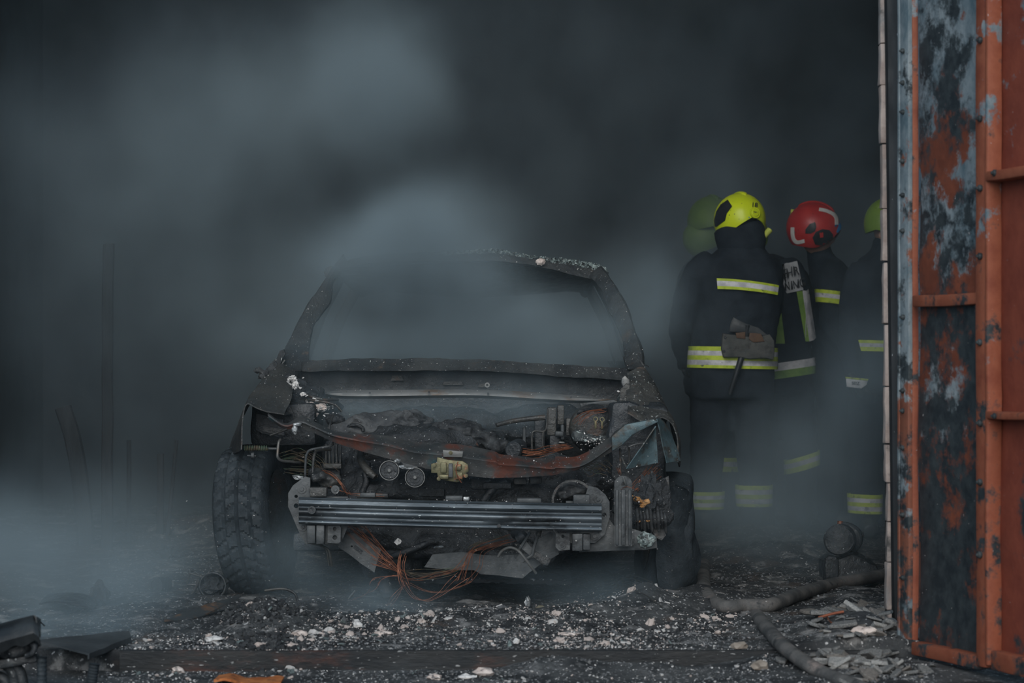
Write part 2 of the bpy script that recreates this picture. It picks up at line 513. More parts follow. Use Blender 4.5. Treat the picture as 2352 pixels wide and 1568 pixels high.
def door_mat(name, paint1, paint2, sootlim, steellim, seed, sc=5.0):
    m = bpy.data.materials.new(name); m.use_nodes = True
    nt = m.node_tree; N = nt.nodes; L = nt.links; b = N['Principled BSDF']
    tc = N.new('ShaderNodeTexCoord'); mp = N.new('ShaderNodeMapping'); mp.inputs['Location'].default_value = (seed, seed * .7, seed * 1.3)
    L.new(tc.outputs['Object'], mp.inputs['Vector'])
    sx = N.new('ShaderNodeSeparateXYZ'); L.new(tc.outputs['Object'], sx.inputs[0])
    def nz(s, det=9, r=.70, st=(1, 1, 1)):
        m2 = N.new('ShaderNodeMapping'); m2.inputs['Scale'].default_value = st; L.new(mp.outputs[0], m2.inputs['Vector'])
        n = N.new('ShaderNodeTexNoise'); n.inputs['Scale'].default_value = s; n.inputs['Detail'].default_value = det; n.inputs['Roughness'].default_value = r
        L.new(m2.outputs[0], n.inputs['Vector']); return n.outputs['Fac']
    def ramp(src, a, bb, c=0, d=1):
        r = N.new('ShaderNodeMapRange'); r.inputs[1].default_value = a; r.inputs[2].default_value = bb; r.inputs[3].default_value = c; r.inputs[4].default_value = d
        L.new(src, r.inputs[0]); return r.outputs[0]
    def math_(op, a, bb):
        x = N.new('ShaderNodeMath'); x.operation = op
        for i, v in enumerate((a, bb)):
            if isinstance(v, (int, float)): x.inputs[i].default_value = v
            else: L.new(v, x.inputs[i])
        return x.outputs[0]
    def mix(f, a, c):
        x = N.new('ShaderNodeMix'); x.data_type = 'RGBA'; L.new(f, x.inputs[0])
        for s, v in ((6, a), (7, c)):
            if isinstance(v, tuple): x.inputs[s].default_value = (*v, 1)
            else: L.new(v, x.inputs[s])
        return x.outputs[2]
    paint = mix(ramp(nz(7), .35, .65), paint1, paint2)
    metal = mix(ramp(nz(9, st=(1, 1, .6)), .35, .65), (.085, .125, .145), (.27, .30, .31))
    st_f = ramp(math_('ADD', nz(sc * .8), ramp(sx.outputs[2], .6, 2.2, -.10, .09)), steellim - .02, steellim + .03)
    col = mix(st_f, paint, metal)
    so_f = ramp(math_('ADD', nz(sc), ramp(sx.outputs[2], .5, 1.6, .05, -.03)), sootlim - .025, sootlim + .05)
    col = mix(so_f, col, mix(ramp(nz(16), .4, .65), (.018, .024, .028), (.045, .055, .058)))
    col = mix(ramp(nz(60, 3), .71, .74), col, (.42, .38, .36))
    L.new(col, b.inputs['Base Color'])
    b.inputs['Roughness'].default_value = .62
    b.inputs['Specular IOR Level'].default_value = .3
    bp = N.new('ShaderNodeBump'); bp.inputs['Strength'].default_value = .4; bp.inputs['Distance'].default_value = .006
    L.new(nz(30), bp.inputs['Height']); L.new(bp.outputs[0], b.inputs['Normal'])
    return m


dm_left = door_mat('scorched_door_panel', (.13, .036, .020), (.22, .062, .032), .47, .50, 2.0, 4.2)
dm_right = door_mat('red_door_panel', (.16, .036, .022), (.23, .056, .032), .59, .66, 5.0, 4.5)
dm_rail = door_mat('orange_door_rail', (.19, .050, .027), (.30, .095, .050), .58, .61, 9.0, 7)
dm_flange = door_mat('blued_door_flange', (.15, .055, .035), (.26, .09, .05), .56, .44, 12.0, 7)
door = tag(thing('door_1', None, None, (d_o.x, d_o.y, 0)), kind='structure')
DT = 2.75


def dbox(name, t0, t1, o0, o1, z0, z1, m, bev=.004, warp=.004, parent=None):
    q = BM(); box(q, (t0, o0, z0), (t1, o1, z1), bev)
    rough(q, warp, 3, t0 * 3, maxlen=.16)
    for v in q.verts: v.co = DM @ v.co
    return obj(name, q, m, parent or door)


tA, tB, tC, tD = dt(2110), dt(2243), dt(2290), 1.3
zb = dz(2110, 1492)
dbox('panel', tA - .05, tB + .03, -.05, -.03, .01, DT, dm_left, warp=.012)
dbox('panel', tC - .04, tD, -.05, -.03, .0, DT, dm_right, warp=.012)
dbox('edge_flange', dt(2066), dt(2086), -.02, .0, .0, DT, dm_flange, .003)
dbox('edge_return', dt(2063), dt(2067), -.08, .004, .0, DT, dm_flange, .002)
dbox('stile', dt(2087, -.014), dt(2096, -.014), -.04, -.014, .0, DT, dm_rail, .008)
dbox('stile', dt(2240, .018), dt(2262, .018), -.04, .018, .0, DT, dm_rail, .006)
dbox('stile_ridge', dt(2261, .024), dt(2268, .024), -.03, .024, .01, DT, dm_rail, .006)
dbox('stile', dt(2268, 0), dt(2286, -.01), -.04, -.01, .0, DT, dm_rail, .006)
dbox('rail', tA - .04, tB + .01, -.035, .006, dz(2170, 702), dz(2170, 675), dm_rail, .006)
dbox('rail', tA - .03, tB + .02, -.035, .012, dz(2170, 1518), dz(2170, 1487), dm_rail, .006)
dbox('rail', tC - .02, tD, -.035, .03, dz(2318, 412), dz(2318, 388), dm_rail, .006)
dbox('rail', tC - .02, tD, -.035, .03, dz(2318, 962), dz(2318, 944), dm_rail, .006)
dbox('rail', tC - .02, tD, -.035, .012, dz(2318, 1545), dz(2318, 1500), dm_rail, .006)
dbox('rail', tA - .04, tB + .01, -.035, .006, dz(2170, -250), dz(2170, -280), dm_rail, .006)
bolt_m = mat('sooty_bolt', (.016, .02, .022), (.05, .058, .06), 30, rough_=(.4, .6), bump=.2)
for px, py, r, off in ([(2251, y, 8, .022) for y in (92, 272, 432, 588, 786, 971, 1107, 1274)] + [(2074, y, 6, .002) for y in (117, 190, 257, 370, 448, 530, 728, 897, 943, 1028, 1182, 1326)] + [(2285, 397, 8, .03), (2285, 955, 7, .03)]):
    q = BM()
    t, z = dt(px, off), dz(px, py, off)
    Y = d_o.y + t * d_dir.y
    c = DM @ Vector((t, off - .002, z))
    disc(q, c + d_n * .010, r / F * Y, .012, -d_n, 10, .004)
    disc(q, c + d_n * .016, r * .5 / F * Y, .01, -d_n, 6, .002)
    obj('bolt', q, bolt_m, door)
# ================================================================== BURNT CAR
car = thing('burnt_car', 'burnt-out car shell without hood, bumper skin or glass, smoking in the garage opening', 'car', (-.2, 11.2, 0))


def part(name, bm, m, parent=None, **k):
    return obj(name, bm, m, parent or car, **k)


def px_tube(pts, r, n=8, smooth=5, **k):
    """Tube through (px, py, Y) points."""
    bm = BM(); tube(bm, [P(*p) for p in pts], r, n, smooth, **k); return bm


# ---- bumper beam: corrugated pressing, slightly bowed
prof = [(0, .030), (0, .004), (.10, 0), (.24, 0), (.29, .022), (.38, .024), (.43, .008), (.50, .002), (.66, .002), (.72, .016), (.78, .024), (.86, .022), (.885, .004), (.99, .003), (1.0, .010), (1.0, .03)]
prof = [(0, .040), (0, .008), (.04, .004), (.09, .007), (.14, .004), (.22, 0), (.29, .004), (.345, .014), (.385, .014), (.405, .004), (.44, .009), (.475, .003), (.54, .0), (.62, .003), (.70, .015), (.755, .015), (.785, .004), (.825, .009), (.865, .002), (.92, .0), (.97, .004), (1, .012), (1, .04)]
bm = BM(); rows = []
for i in range(49):
    s = i / 48
    x = P(686 + (1382 - 686) * s, 0, 9.34).x
    zt, zl = P(0, 1142 + 15 * s, 9.34).z, P(0, 1203 + 18 * s, 9.34).z
    yb = 9.34 - .045 * (1 - (2 * s - 1) ** 2) + .003 * noise.noise(Vector((s * 6, 0, 0)))
    dent = .012 * math.exp(-((s - .66) / .012) ** 2)
    rows.append([(x, yb + dy + (dent if v > .7 else 0), zt + (zl - zt) * v) for v, dy in prof])
sheet(bm, rows, .003)
beam = part('bumper_beam', bm, steel, angle=50)
bm = BM(); c = P(716, 1171, 9.318); annulus(bm, c, .010, .0155, .012); part('tow_eye_ring', bm, grey_steel, beam)
bm = BM(); disc(bm, c + Vector((0, .004, 0)), .0105, .01); part('tow_eye_shade_disc', bm, soot, beam)  # solid dark disc, its colour stands for the shade inside the ring
bm = BM(); disc(bm, P(1146, 1207, 9.297), .0075, .012); part('drain_shade_disc', bm, soot, beam)  # no opening: dark disc painted as the shade of a drain hole

# ---- bumper mounting plates with bolts and crush boxes
bm = BM(); plate(bm, [(701, 1094), (713, 1097), (712, 1140), (800, 1140), (800, 1205), (782, 1250), (703, 1249), (690, 1230), (674, 1192), (662, 1163), (662, 1132), (673, 1114)], 9.40, .012, holes=[(680, 1161, 5.5), (680, 1139, 4)], )
rough(bm, .002, 9, 1); mp_l = part('bumper_mount', bm, grey_steel)
bm = BM(); plate(bm, [(1352, 1115), (1372, 1120), (1390, 1135), (1400, 1152), (1400, 1188), (1388, 1228), (1366, 1247), (1300, 1247), (1300, 1150), (1340, 1150)], 9.40, .012, holes=[(1388, 1182, 5)])
rough(bm, .002, 9, 2); mp_r = part('bumper_mount', bm, grey_steel)
for par, lst in ((mp_l, [(693, 1123), (770, 1124), (695, 1210)]), (mp_r, [(1374, 1146), (1366, 1231)])):
    for x, y in lst:
        bm = BM(); annulus(bm, P(x, y, 9.394), .005, .0165, .006); disc(bm, P(x, y, 9.386), .0075, .014, n=6); part('bolt', bm, grey_steel, par)
def block(name, x0, y0, x1, y1, Y, d, m, bev=.004, parent=None, rgh=.0015, seed=0):
    bm = BM(); a = P(x0, y1, Y); b = P(x1, y0, Y)
    box(bm, (a.x, Y, a.z), (b.x, Y + d, b.z), bev)
    if rgh: rough(bm, rgh, 12, seed or x0, maxlen=.06)
    return part(name, bm, m, parent)
block('crush_box', 704, 1206, 724, 1248, 9.35, .20, grey_steel, seed=3)
block('crush_box', 726, 1206, 745, 1250, 9.35, .20, grey_steel, seed=4)
block('crush_box', 1314, 1225, 1338, 1265, 9.35, .20, grey_steel, seed=5)
block('crush_box', 1339, 1226, 1356, 1263, 9.35, .20, grey_steel, seed=6)
bm = BM(); plate(bm, [(753, 1207), (779, 1206), (783, 1211), (782, 1244), (778, 1248), (752, 1246)], 9.375, .012, holes=[(769, 1214, 4.5), (769, 1234, 5.5)]); part('bracket_plate', bm, grey_steel)
bm = BM(); plate(bm, [(1277, 1224), (1308, 1224), (1309, 1262), (1284, 1264), (1276, 1256)], 9.375, .012, holes=[(1293, 1231, 4)]); part('bracket_plate', bm, grey_steel)
bm = BM(); annulus(bm, P(1291, 1252, 9.369), .005, .014, .006); disc(bm, P(1291, 1252, 9.361), .007, .014, n=6); part('bolt', bm, grey_steel)
for x0, y0, x1, y1, m_ in [(711, 1119, 750, 1140, char_body), (1317, 1136, 1355, 1157, grey_steel), (827, 1132, 862, 1142, grey_steel), (1023, 1139, 1062, 1150, grey_steel), (1188, 1144, 1243, 1155, grey_steel), (1064, 1141, 1079, 1150, alu)]:
    block('beam_spacer', x0, y0, x1, y1, 9.345, .05, m_, .004)
# ---- upper cross member, sagging in the heat
top = [(616, 948), (655, 972), (691, 955), (718, 966), (766, 988), (815, 995), (888, 1000), (948, 1014), (997, 1016), (1060, 1021), (1122, 1033), (1139, 1037), (1151, 1043), (1198, 1048), (1233, 1052), (1270, 1053), (1279, 1048), (1321, 1048), (1356, 1033), (1400, 1003), (1414, 988), (1440, 978)]
mid = [(616, 953), (655, 977), (691, 968), (718, 978), (766, 999), (815, 1009), (888, 1021), (948, 1036), (997, 1041), (1060, 1048), (1122, 1057), (1139, 1059), (1151, 1065), (1198, 1068), (1233, 1071), (1270, 1075), (1279, 1072), (1321, 1071), (1356, 1057), (1400, 1026), (1414, 1012), (1440, 990)]
bot = [(618, 962), (655, 984), (691, 984), (720, 994), (770, 1016), (820, 1033), (888, 1052), (948, 1068), (997, 1079), (1060, 1090), (1122, 1097), (1139, 1097), (1155, 1097), (1200, 1096), (1235, 1094), (1272, 1091), (1285, 1088), (1325, 1078), (1358, 1063), (1405, 1037), (1420, 1026), (1442, 1005)]
NS = 110
def along(lst, s):
    f = s * (len(lst) - 1); i = min(int(f), len(lst) - 2); t = f - i
    a = lst[max(i - 1, 0)]; b = lst[i]; c = lst[i + 1]; d = lst[min(i + 2, len(lst) - 1)]
    o = []
    for k in range(2):
        v = .5 * (2 * b[k] + (c[k] - a[k]) * t + (2 * a[k] - 5 * b[k] + 4 * c[k] - d[k]) * t * t + (3 * b[k] - a[k] - 3 * c[k] + d[k]) * t ** 3)
        o.append(v)
    return o
bm = BM(); rows = []
for i in range(NS + 1):
    s = i / NS
    a, b, c = along(top, s), along(mid, s), along(bot, s)
    bow = .06 * (1 - (2 * s - 1) ** 2)
    Yc = 9.64 - bow
    tp, mdl, bt = P(a[0], a[1], Yc + .07), P(b[0], b[1], Yc), P(c[0], c[1], Yc + .012)
    rows.append([tp + Vector((0, .012, -.02)), tp, tp.lerp(mdl, .35), tp.lerp(mdl, .8), mdl + Vector((0, 0, .002)), mdl + Vector((0, -.004, -.004)), mdl.lerp(bt, .25), mdl.lerp(bt, .6), bt, bt + Vector((0, .035, .003))])
sheet(bm, rows, .004)
rough(bm, .0012, 14, 3)
slam = part('upper_cross_member', bm, [rust_steel], angle=45)
# teal end arm of the cross member
bm = BM(); plate(bm, [(1404, 1003), (1436, 975), (1500, 962), (1512, 968), (1452, 1000), (1428, 1024), (1406, 1036)], 9.60, .05, bevel=.004)
rough(bm, .003, 8, 5, maxlen=.05); part('cross_member_end', bm, teal_metal)
bm = BM(); plate(bm, [(1017, 1033), (1064, 1036), (1062, 1050), (1018, 1049)], 9.565, .012, bevel=.002); part('latch_plate', bm, bar_steel, slam)
# ---- hood latch
latch = thing_part = None
bm = BM(); plate(bm, [(1004, 1050), (1030, 1056), (1062, 1058), (1074, 1066), (1076, 1082), (1066, 1090), (1062, 1103), (1050, 1108), (1030, 1104), (1006, 1098), (1003, 1086), (990, 1086), (990, 1066), (1003, 1062)], 9.535, .03, bevel=.003)
rough(bm, .002, 15, 8, maxlen=.03); latch = part('hood_latch', bm, brass)
for i, (x0, y0, x1, y1, m_) in enumerate([(1012, 1062, 1026, 1086, brass), (1030, 1064, 1040, 1096, grey_steel), (1044, 1066, 1060, 1080, brass), (1046, 1084, 1062, 1100, brass), (1008, 1090, 1030, 1100, brass)]):
    block('latch_plate', x0, y0, x1, y1, 9.515, .02, m_, .003, latch)
for x, y in ((997, 1068), (1035, 1040), (1008, 1099), (1070, 1092)):
    bm = BM(); annulus(bm, P(x, y, 9.52), .003, .008, .008); disc(bm, P(x, y, 9.515), .0045, .01, n=6); part('bolt', bm, brass, latch)
bm = BM(); tube(bm, [P(1052, 1060, 9.51), P(1047, 1078, 9.50), P(1052, 1096, 9.505), P(1060, 1108, 9.51)], .0022, 6); part('latch_spring', bm, copper, latch)
# ---- the two horn discs
for x, y in ((894, 1080), (953, 1096)):
    bm = BM(); c = P(x, y, 9.555); disc(bm, c + Vector((0, .006, 0)), .0375, .045, n=36, bevel=.004); h = part('horn', bm, soot)
    bm = BM(); annulus(bm, c, .0365, .0395, .014, n=40); part('horn_rim', bm, bar_steel, h)
    bm = BM(); annulus(bm, c + Vector((0, .003, 0)), .020, .0215, .006, n=30); part('horn_ring', bm, soot, h)
    bm = BM(); disc(bm, c - Vector((0, .004, 0)), .0085, .02, n=16, bevel=.003); part('horn_stud', bm, bar_steel, h)
bm = BM(); plate(bm, [(918, 1056), (940, 1046), (956, 1060), (960, 1078), (946, 1080), (930, 1070)], 9.60, .012); part('horn_bracket', bm, grey_steel)
for c, r, sd in ((P(913, 1058, 9.55), (.012, .01, .010), 1), (P(926, 1072, 9.55), (.016, .01, .007), 2), (P(943, 1076, 9.55), (.016, .01, .006), 3), (P(678, 984, 9.6), (.012, .01, .02), 4), (P(682, 975, 9.6), (.018, .012, .008), 5), (P(686, 1096, 9.5), (.02, .01, .010), 6)):
    bm = BM(); lump(bm, c, r, .6, 4, 2, sd); part('melted_drip', bm, alu, angle=20)

# ---- upright bracket with key-shaped hole
bm = BM()
out = [(1412, 1254), (1411, 1112)] + [(1431.5 - 20.5 * math.cos(a), 1112 - 20 * math.sin(a)) for a in [math.pi * k / 10 for k in range(1, 10)]] + [(1452, 1112), (1452, 1254)]
plate(bm, out, 9.37, .012, holes=[(1433, 1112, 6.5), (1432, 1182, 2.6)])
ub = part('upright_bracket', bm, grey_steel)
for xa, xb in ((1414, 1421), (1427, 1437), (1443, 1450)):
    bm = BM(); a, b = P(xa, 1252, 9.360), P(xb, 1124, 9.360); box(bm, (a.x, 9.360, a.z), (b.x, 9.373, b.z), .003); part('bracket_rib', bm, grey_steel, ub)
bm = BM(); tube(bm, [P(1432, 1095, 9.355), P(1435, 1106, 9.352), P(1438, 1115, 9.36), P(1430, 1117, 9.37)], .0035, 8); part('hook', bm, bar_steel, ub)
# ---- lower crossmember panel on the right
bm = BM(); plate(bm, [(1388, 1200), (1400, 1190), (1412, 1208), (1455, 1215), (1508, 1232), (1509, 1258), (1480, 1262), (1360, 1267), (1330, 1270), (1330, 1250), (1366, 1247)], 9.43, .03, bevel=.003)
rough(bm, .004, 8, 3, maxlen=.05); part('lower_panel', bm, grey_steel)
bm = BM(); lump(bm, P(1485, 1240, 9.42), (.035, .02, .03), .4, 3, 3, 3); part('melted_drip', bm, glass_crumb, angle=30)
# ---- headlamp remains on the right: ribbed, melted
bm = BM()
for k in range(9):
    x = 1462 + k * 8
    tube(bm, [P(x, 1165 + (k % 3) * 6, 9.50), P(x + 2, 1190, 9.47), P(x + 4, 1222 - (k % 2) * 10, 9.50)], [.006, .008, .005], 6)
rough(bm, .003, 20, 1); part('headlamp_remains', bm, cinder)
bm = BM(); lump(bm, P(1495, 1165, 9.60), (.07, .05, .12), .45, 3, 4, 5.5); part('headlamp_housing', bm, soot_fine, angle=30)
foam = mat('scorched_orange_foam', (.30, .13, .03), (.45, .26, .12), 60, c3=(.03, .03, .03), a3=.5, s3=40, bump=.6, rough_=(.8, .9))
for x, y, s in ((1463, 1146, .016), (1482, 1152, .02), (1475, 1160, .014), (1467, 1197, .008), (1488, 1196, .007), (1450, 1138, .008)):
    bm = BM(); lump(bm, P(x, y, 9.47), (s, .012, s * .6), .7, 4, 2, x); part('foam_scrap', bm, foam, angle=20)
bm = BM(); plate(bm, [(1526, 1098), (1536, 1092), (1540, 1150), (1538, 1205), (1526, 1212), (1522, 1150)], 9.60, .02, bevel=.003); rough(bm, .003, 9, 2, maxlen=.04); part('fender_strip', bm, char_body)
bm = BM(); plate(bm, [(1500, 1212), (1522, 1205), (1528, 1228), (1518, 1240), (1504, 1232)], 9.52, .012); rough(bm, .006, 14, 2, maxlen=.03); part('bent_tab', bm, char_body)
# ---- lower plates and hoses under the beam
bm = BM(); plate(bm, [(777, 1256), (786, 1228), (812, 1222), (876, 1260), (866, 1290), (859, 1315), (829, 1294), (800, 1270)], 9.50, .010, holes=[(810, 1254, 2.2), (829, 1268, 2.2)]); rough(bm, .004, 10, 2, maxlen=.05); lp = part('lower_plate', bm, grey_steel)
bm = BM(); plate(bm, [(815, 1250), (833, 1265), (829, 1273), (811, 1258)], 9.497, .006); part('slot_shade_sheet', bm, soot, lp)  # dark sheet on the plate, coloured as the shade in a slot
bm = BM(); plate(bm, [(974, 1300), (995, 1271), (1060, 1270), (1109, 1275), (1194, 1272), (1240, 1274), (1256, 1284), (1199, 1327), (1180, 1324), (1147, 1319), (1105, 1318), (1090, 1310), (1030, 1308)], 9.52, .010); rough(bm, .006, 7, 4, maxlen=.05); part('lower_plate', bm, grey_steel)
bm = BM(); plate(bm, [(1232, 1240), (1266, 1221), (1278, 1228), (1280, 1258), (1283, 1272), (1254, 1290), (1226, 1268)], 9.47, .010); rough(bm, .004, 9, 5, maxlen=.05); part('lower_plate', bm, grey_steel)
bm = BM(); plate(bm, [(1200, 1292), (1232, 1266), (1266, 1284), (1258, 1300), (1246, 1296), (1226, 1280)], 9.46, .012, bevel=.002); rough(bm, .004, 12, 6, maxlen=.05); part('lower_plate', bm, char_body)
part('coolant_pipe', px_tube([(1144, 1278, 9.42), (1154, 1264, 9.41), (1172, 1257, 9.40), (1190, 1264, 9.40), (1204, 1280, 9.40), (1219, 1300, 9.41), (1231, 1316, 9.43)], .0055, 10), bar_steel)
part('coolant_pipe', px_tube([(1192, 1262, 9.43), (1200, 1250, 9.43), (1218, 1222, 9.45)], .0055, 8), grey_steel)
part('coolant_pipe', px_tube([(1206, 1284, 9.43), (1222, 1274, 9.43), (1226, 1258, 9.43), (1236, 1226, 9.45)], .006, 8), grey_steel)
bm = BM()
for k in range(6):
    annulus(bm, P(1236 + k * .8, 1230 - k * 3, 9.445), .004, .010, .004, (.3, .2, .9), 14)
part('spring_clip', bm, bar_steel)
bm = BM(); plate(bm, [(1196, 1258), (1206, 1240), (1226, 1262), (1218, 1276)], 9.45, .012); part('bracket_plate', bm, grey_steel)
part('tow_pipe', px_tube([(715, 1247, 9.55), (735, 1252, 9.52), (754, 1262, 9.50), (759, 1280, 9.50), (762, 1300, 9.52)], .0055, 8), char_body)
part('tow_pipe', px_tube([(728, 1248, 9.55), (745, 1256, 9.53), (752, 1270, 9.52), (756, 1298, 9.53)], .0045, 8), char_body)
# undertray edge hanging below
bm = BM(); rows = []
for i in range(60):
    s = i / 59; px = 868 + (1312 - 868) * s
    a = P(px, 1336 - 6 * math.sin(s * 3.1) + R.uniform(-1.5, 1.5), 9.62)
    rows.append([a + Vector((0, .45, .03)), a + Vector((0, .1, .012)), a, a + Vector((0, .01, -.014 + R.uniform(-.004, .003)))])
sheet(bm, rows, .004); tray = part('undertray', bm, soot)
bm = BM(); chips(bm, [P(R.uniform(880, 1310), 1334, 9.62 + R.uniform(0, .12)) + Vector((0, 0, .004)) for _ in range(110)], .006, R); part('undertray_debris', bm, ash_grey, tray)
part('exhaust_pipe', px_tube([(884, 1330, 9.66), (888, 1355, 9.62), (890, 1362, 9.62)], .028, 12, 2), soot)
bm = BM(); lump(bm, P(1008, 1256, 9.5), (.02, .01, .006), .6, 5, 2, 2); part('melted_drip', bm, alu, angle=20)
bm = BM(); plate(bm, [(905, 1245), (914, 1235), (922, 1242), (920, 1248), (912, 1251)], 9.45, .008); rough(bm, .003, 30, 1, maxlen=.01); part('ash_flake', bm, ash_white)

# ---- burnt engine and radiator mass behind the beam
def mass(name, items, m, seed, vox=.012, amp=.012, freq=9):
    """Fused burnt mass made of lumps (px, py, Y, rx m, ry m, rz m)."""
    bm = BM()
    for i, (x, y, Y, rx, ry, rz) in enumerate(items):
        lump(bm, P(x, y, Y), (rx, ry, rz), .35, 2.2, 3, seed + i * 3.3)
    o = part(name, bm, m, angle=60)
    md = o.modifiers.new('remesh', 'REMESH'); md.mode = 'VOXEL'; md.voxel_size = vox; md.use_smooth_shade = True
    tx = bpy.data.textures.new(name, 'CLOUDS'); tx.noise_scale = 1 / freq; tx.noise_depth = 4
    dp = o.modifiers.new('crust', 'DISPLACE'); dp.texture = tx; dp.strength = amp * 2.5; dp.mid_level = .5
    return o


mass('engine_block', [(1000, 1115, 9.95, .36, .22, .12), (860, 1130, 9.95, .22, .2, .14), (1150, 1120, 9.95, .28, .2, .12), (1280, 1120, 9.95, .16, .2, .13), (1000, 1230, 9.95, .40, .25, .10), (900, 1290, 9.9, .12, .15, .08), (1150, 1280, 9.95, .25, .2, .07), (1000, 1010, 10.0, .30, .15, .07), (790, 1080, 10.0, .10, .15, .16), (1370, 1100, 9.95, .10, .15, .10), (820, 1190, 9.9, .2, .15, .1), (1330, 1220, 9.9, .2, .15, .1)], soot_fine, 1.0, .014, .014, 10)
mass('ash_covered_manifold', [(850, 980, 10.08, .12, .12, .055), (920, 975, 10.1, .14, .14, .06), (800, 990, 10.05, .09, .1, .04), (960, 990, 10.05, .09, .1, .045)], ash_grey if False else mat('grey_ash_crust', (.035, .038, .042), (.085, .088, .09), 9, c3=(.02, .022, .024), a3=.6, s3=14, speck=(.5, .5, .5), aspeck=.74, sspeck=80, rough_=(.85, .95), bump=.8), 4.0, .010, .010, 14)
mass('charred_intake', [(1030, 985, 9.98, .07, .08, .035), (1075, 990, 9.97, .07, .08, .04), (1110, 1005, 9.95, .06, .07, .035), (1140, 1025, 9.93, .05, .06, .03), (1010, 1000, 9.97, .05, .05, .03), (1060, 972, 10, .05, .06, .015)], cinder, 6.0, .008, .010, 18)
bm = BM(); disc(bm, P(1178, 1034, 9.76), .035, .10, (.25, 1, .1), 24, .006); part('air_duct', bm, soot)
part('engine_strut', px_tube([(1140, 976, 10.0), (1170, 968, 10.02), (1210, 962, 10.04), (1252, 958, 10.05)], [.009, .010, .011, .012], 10), char_body)
bm = BM(); tube(bm, [P(798, 985, 9.97), P(805, 977, 9.96), P(820, 976, 9.95), P(832, 982, 9.95), P(834, 990, 9.95)], .008, 10); part('hose_loop', bm, char_body)
# brake booster with terminal lugs
bm = BM(); c = P(1364, 984, 10.10)
loft(bm, [[c + Vector((r * math.cos(a), t, r * math.sin(a))) for a in [k / 32 * 2 * math.pi for k in range(32)]] for t, r in ((-.03, .02), (-.028, .055), (-.012, .085), (0, .098), (.03, .104), (.06, .098))])
rough(bm, .002, 14, 2); booster = part('brake_booster', bm, char_body)
for x, y in ((1368, 962), (1383, 963)):
    bm = BM(); c = P(x, y, 10.03); annulus(bm, c, .0065, .0105, .006, n=20); a = P(x - 2.5, y + 5, 10.032); b = P(x + 2.5, y + 22, 10.032)
    box(bm, (a.x, 10.03, b.z), (b.x, 10.036, a.z), .001); part('terminal_lug', bm, brass, booster)
mass('burnt_relays', [(1350, 1010, 9.98, .06, .05, .02), (1385, 1010, 9.98, .04, .04, .02), (1330, 1000, 10.0, .03, .04, .03)], crust, 8.0, .007, .008, 24)
for i, (x0, y0, x1, y1, Y, m_) in enumerate([(1228, 955, 1252, 1035, 10.2, soot), (1256, 935, 1278, 1000, 10.1, char_body), (1280, 930, 1296, 975, 10.12, char_body), (1274, 990, 1294, 1003, 9.99, grey_steel), (1288, 975, 1297, 1010, 10.0, grey_steel), (1200, 980, 1208, 1035, 10.1, grey_steel), (1262, 1000, 1290, 1030, 10.05, soot), (1300, 960, 1318, 1000, 10.15, char_body), (1282, 1014, 1297, 1019, 9.99, bar_steel)]):
    block('engine_bay_box', x0, y0, x1, y1, Y, .05, m_, .006, None, .003, i + 1)
part('brake_pipe', px_tube([(1222, 1034, 10.0), (1222, 1000, 10.0), (1228, 990, 10.0), (1250, 990, 10.0), (1256, 975, 10.0), (1258, 940, 10.05)], .004, 8), char_body)
part('brake_pipe', px_tube([(1248, 990, 10.0), (1246, 1020, 10.0), (1252, 1034, 10.0)], .004, 8), char_body)
part('brake_pipe', px_tube([(1325, 950, 10.0), (1340, 942, 10.0), (1380, 938, 10.05), (1420, 932, 10.1)], .007, 8), soot)
bm = BM(); plate(bm, [(1331, 926), (1410, 918), (1418, 921), (1418, 926), (1334, 934)], 10.15, .04, bevel=.003); rough(bm, .002, 9, 1, maxlen=.06); part('bay_bracket', bm, grey_steel)
# ---- strut towers with jumble
mass('strut_tower', [(700, 910, 10.35, .09, .12, .06), (690, 950, 10.2, .07, .1, .05), (740, 935, 10.3, .08, .1, .04), (670, 885, 10.4, .04, .08, .05), (770, 965, 10.1, .04, .06, .03)], soot_fine, 11.0, .009, .010, 16)
mass('strut_tower', [(1440, 930, 10.3, .05, .10, .06), (1470, 915, 10.35, .06, .1, .06), (1460, 960, 10.15, .05, .08, .03), (1500, 940, 10.1, .05, .1, .04)], crust, 13.0, .009, .012, 16)
FL = random.Random(5)
def flakes(name, cx, cyy, Y, sx, sy, n, size, m):
    bm = BM(); chips(bm, [P(cx + FL.gauss(0, sx), cyy + FL.gauss(0, sy), Y + FL.uniform(-.05, .05)) for _ in range(n)], size, FL, .25)
    return part(name, bm, m)
flakes('ash_flakes', 728, 940, 10.13, 18, 10, 40, .010, ash_white)
flakes('ash_flakes', 676, 875, 10.28, 9, 8, 30, .008, ash_white)
flakes('ash_flakes', 720, 930, 10.15, 30, 16, 90, .0045, glass_crumb)
flakes('ash_flakes', 1446, 930, 10.18, 12, 12, 40, .0065, ash_white)
flakes('ash_flakes', 1362, 1012, 9.9, 18, 8, 60, .0045, ash_white)
flakes('ash_flakes', 1430, 1130, 9.62, 30, 45, 90, .0035, ash_white)
flakes('ash_flakes', 1040, 1150, 9.37, 230, 3, 80, .0030, ash_white)
for x, y, a, b in ((712, 930, .018, .012), (738, 934, .022, .014), (706, 938, .010, .018), (672, 868, .016, .010), (678, 884, .014, .016), (722, 952, .015, .010), (696, 905, .012, .008), (1448, 921, .014, .006), (1452, 934, .018, .004)):
    bm = BM(); lump(bm, P(x, y, 10.12), (a, .012, b), .6, 3.5, 3, x * .1); part('ash_clump', bm, ash_pink if x < 750 and y > 925 else ash_white, angle=25)
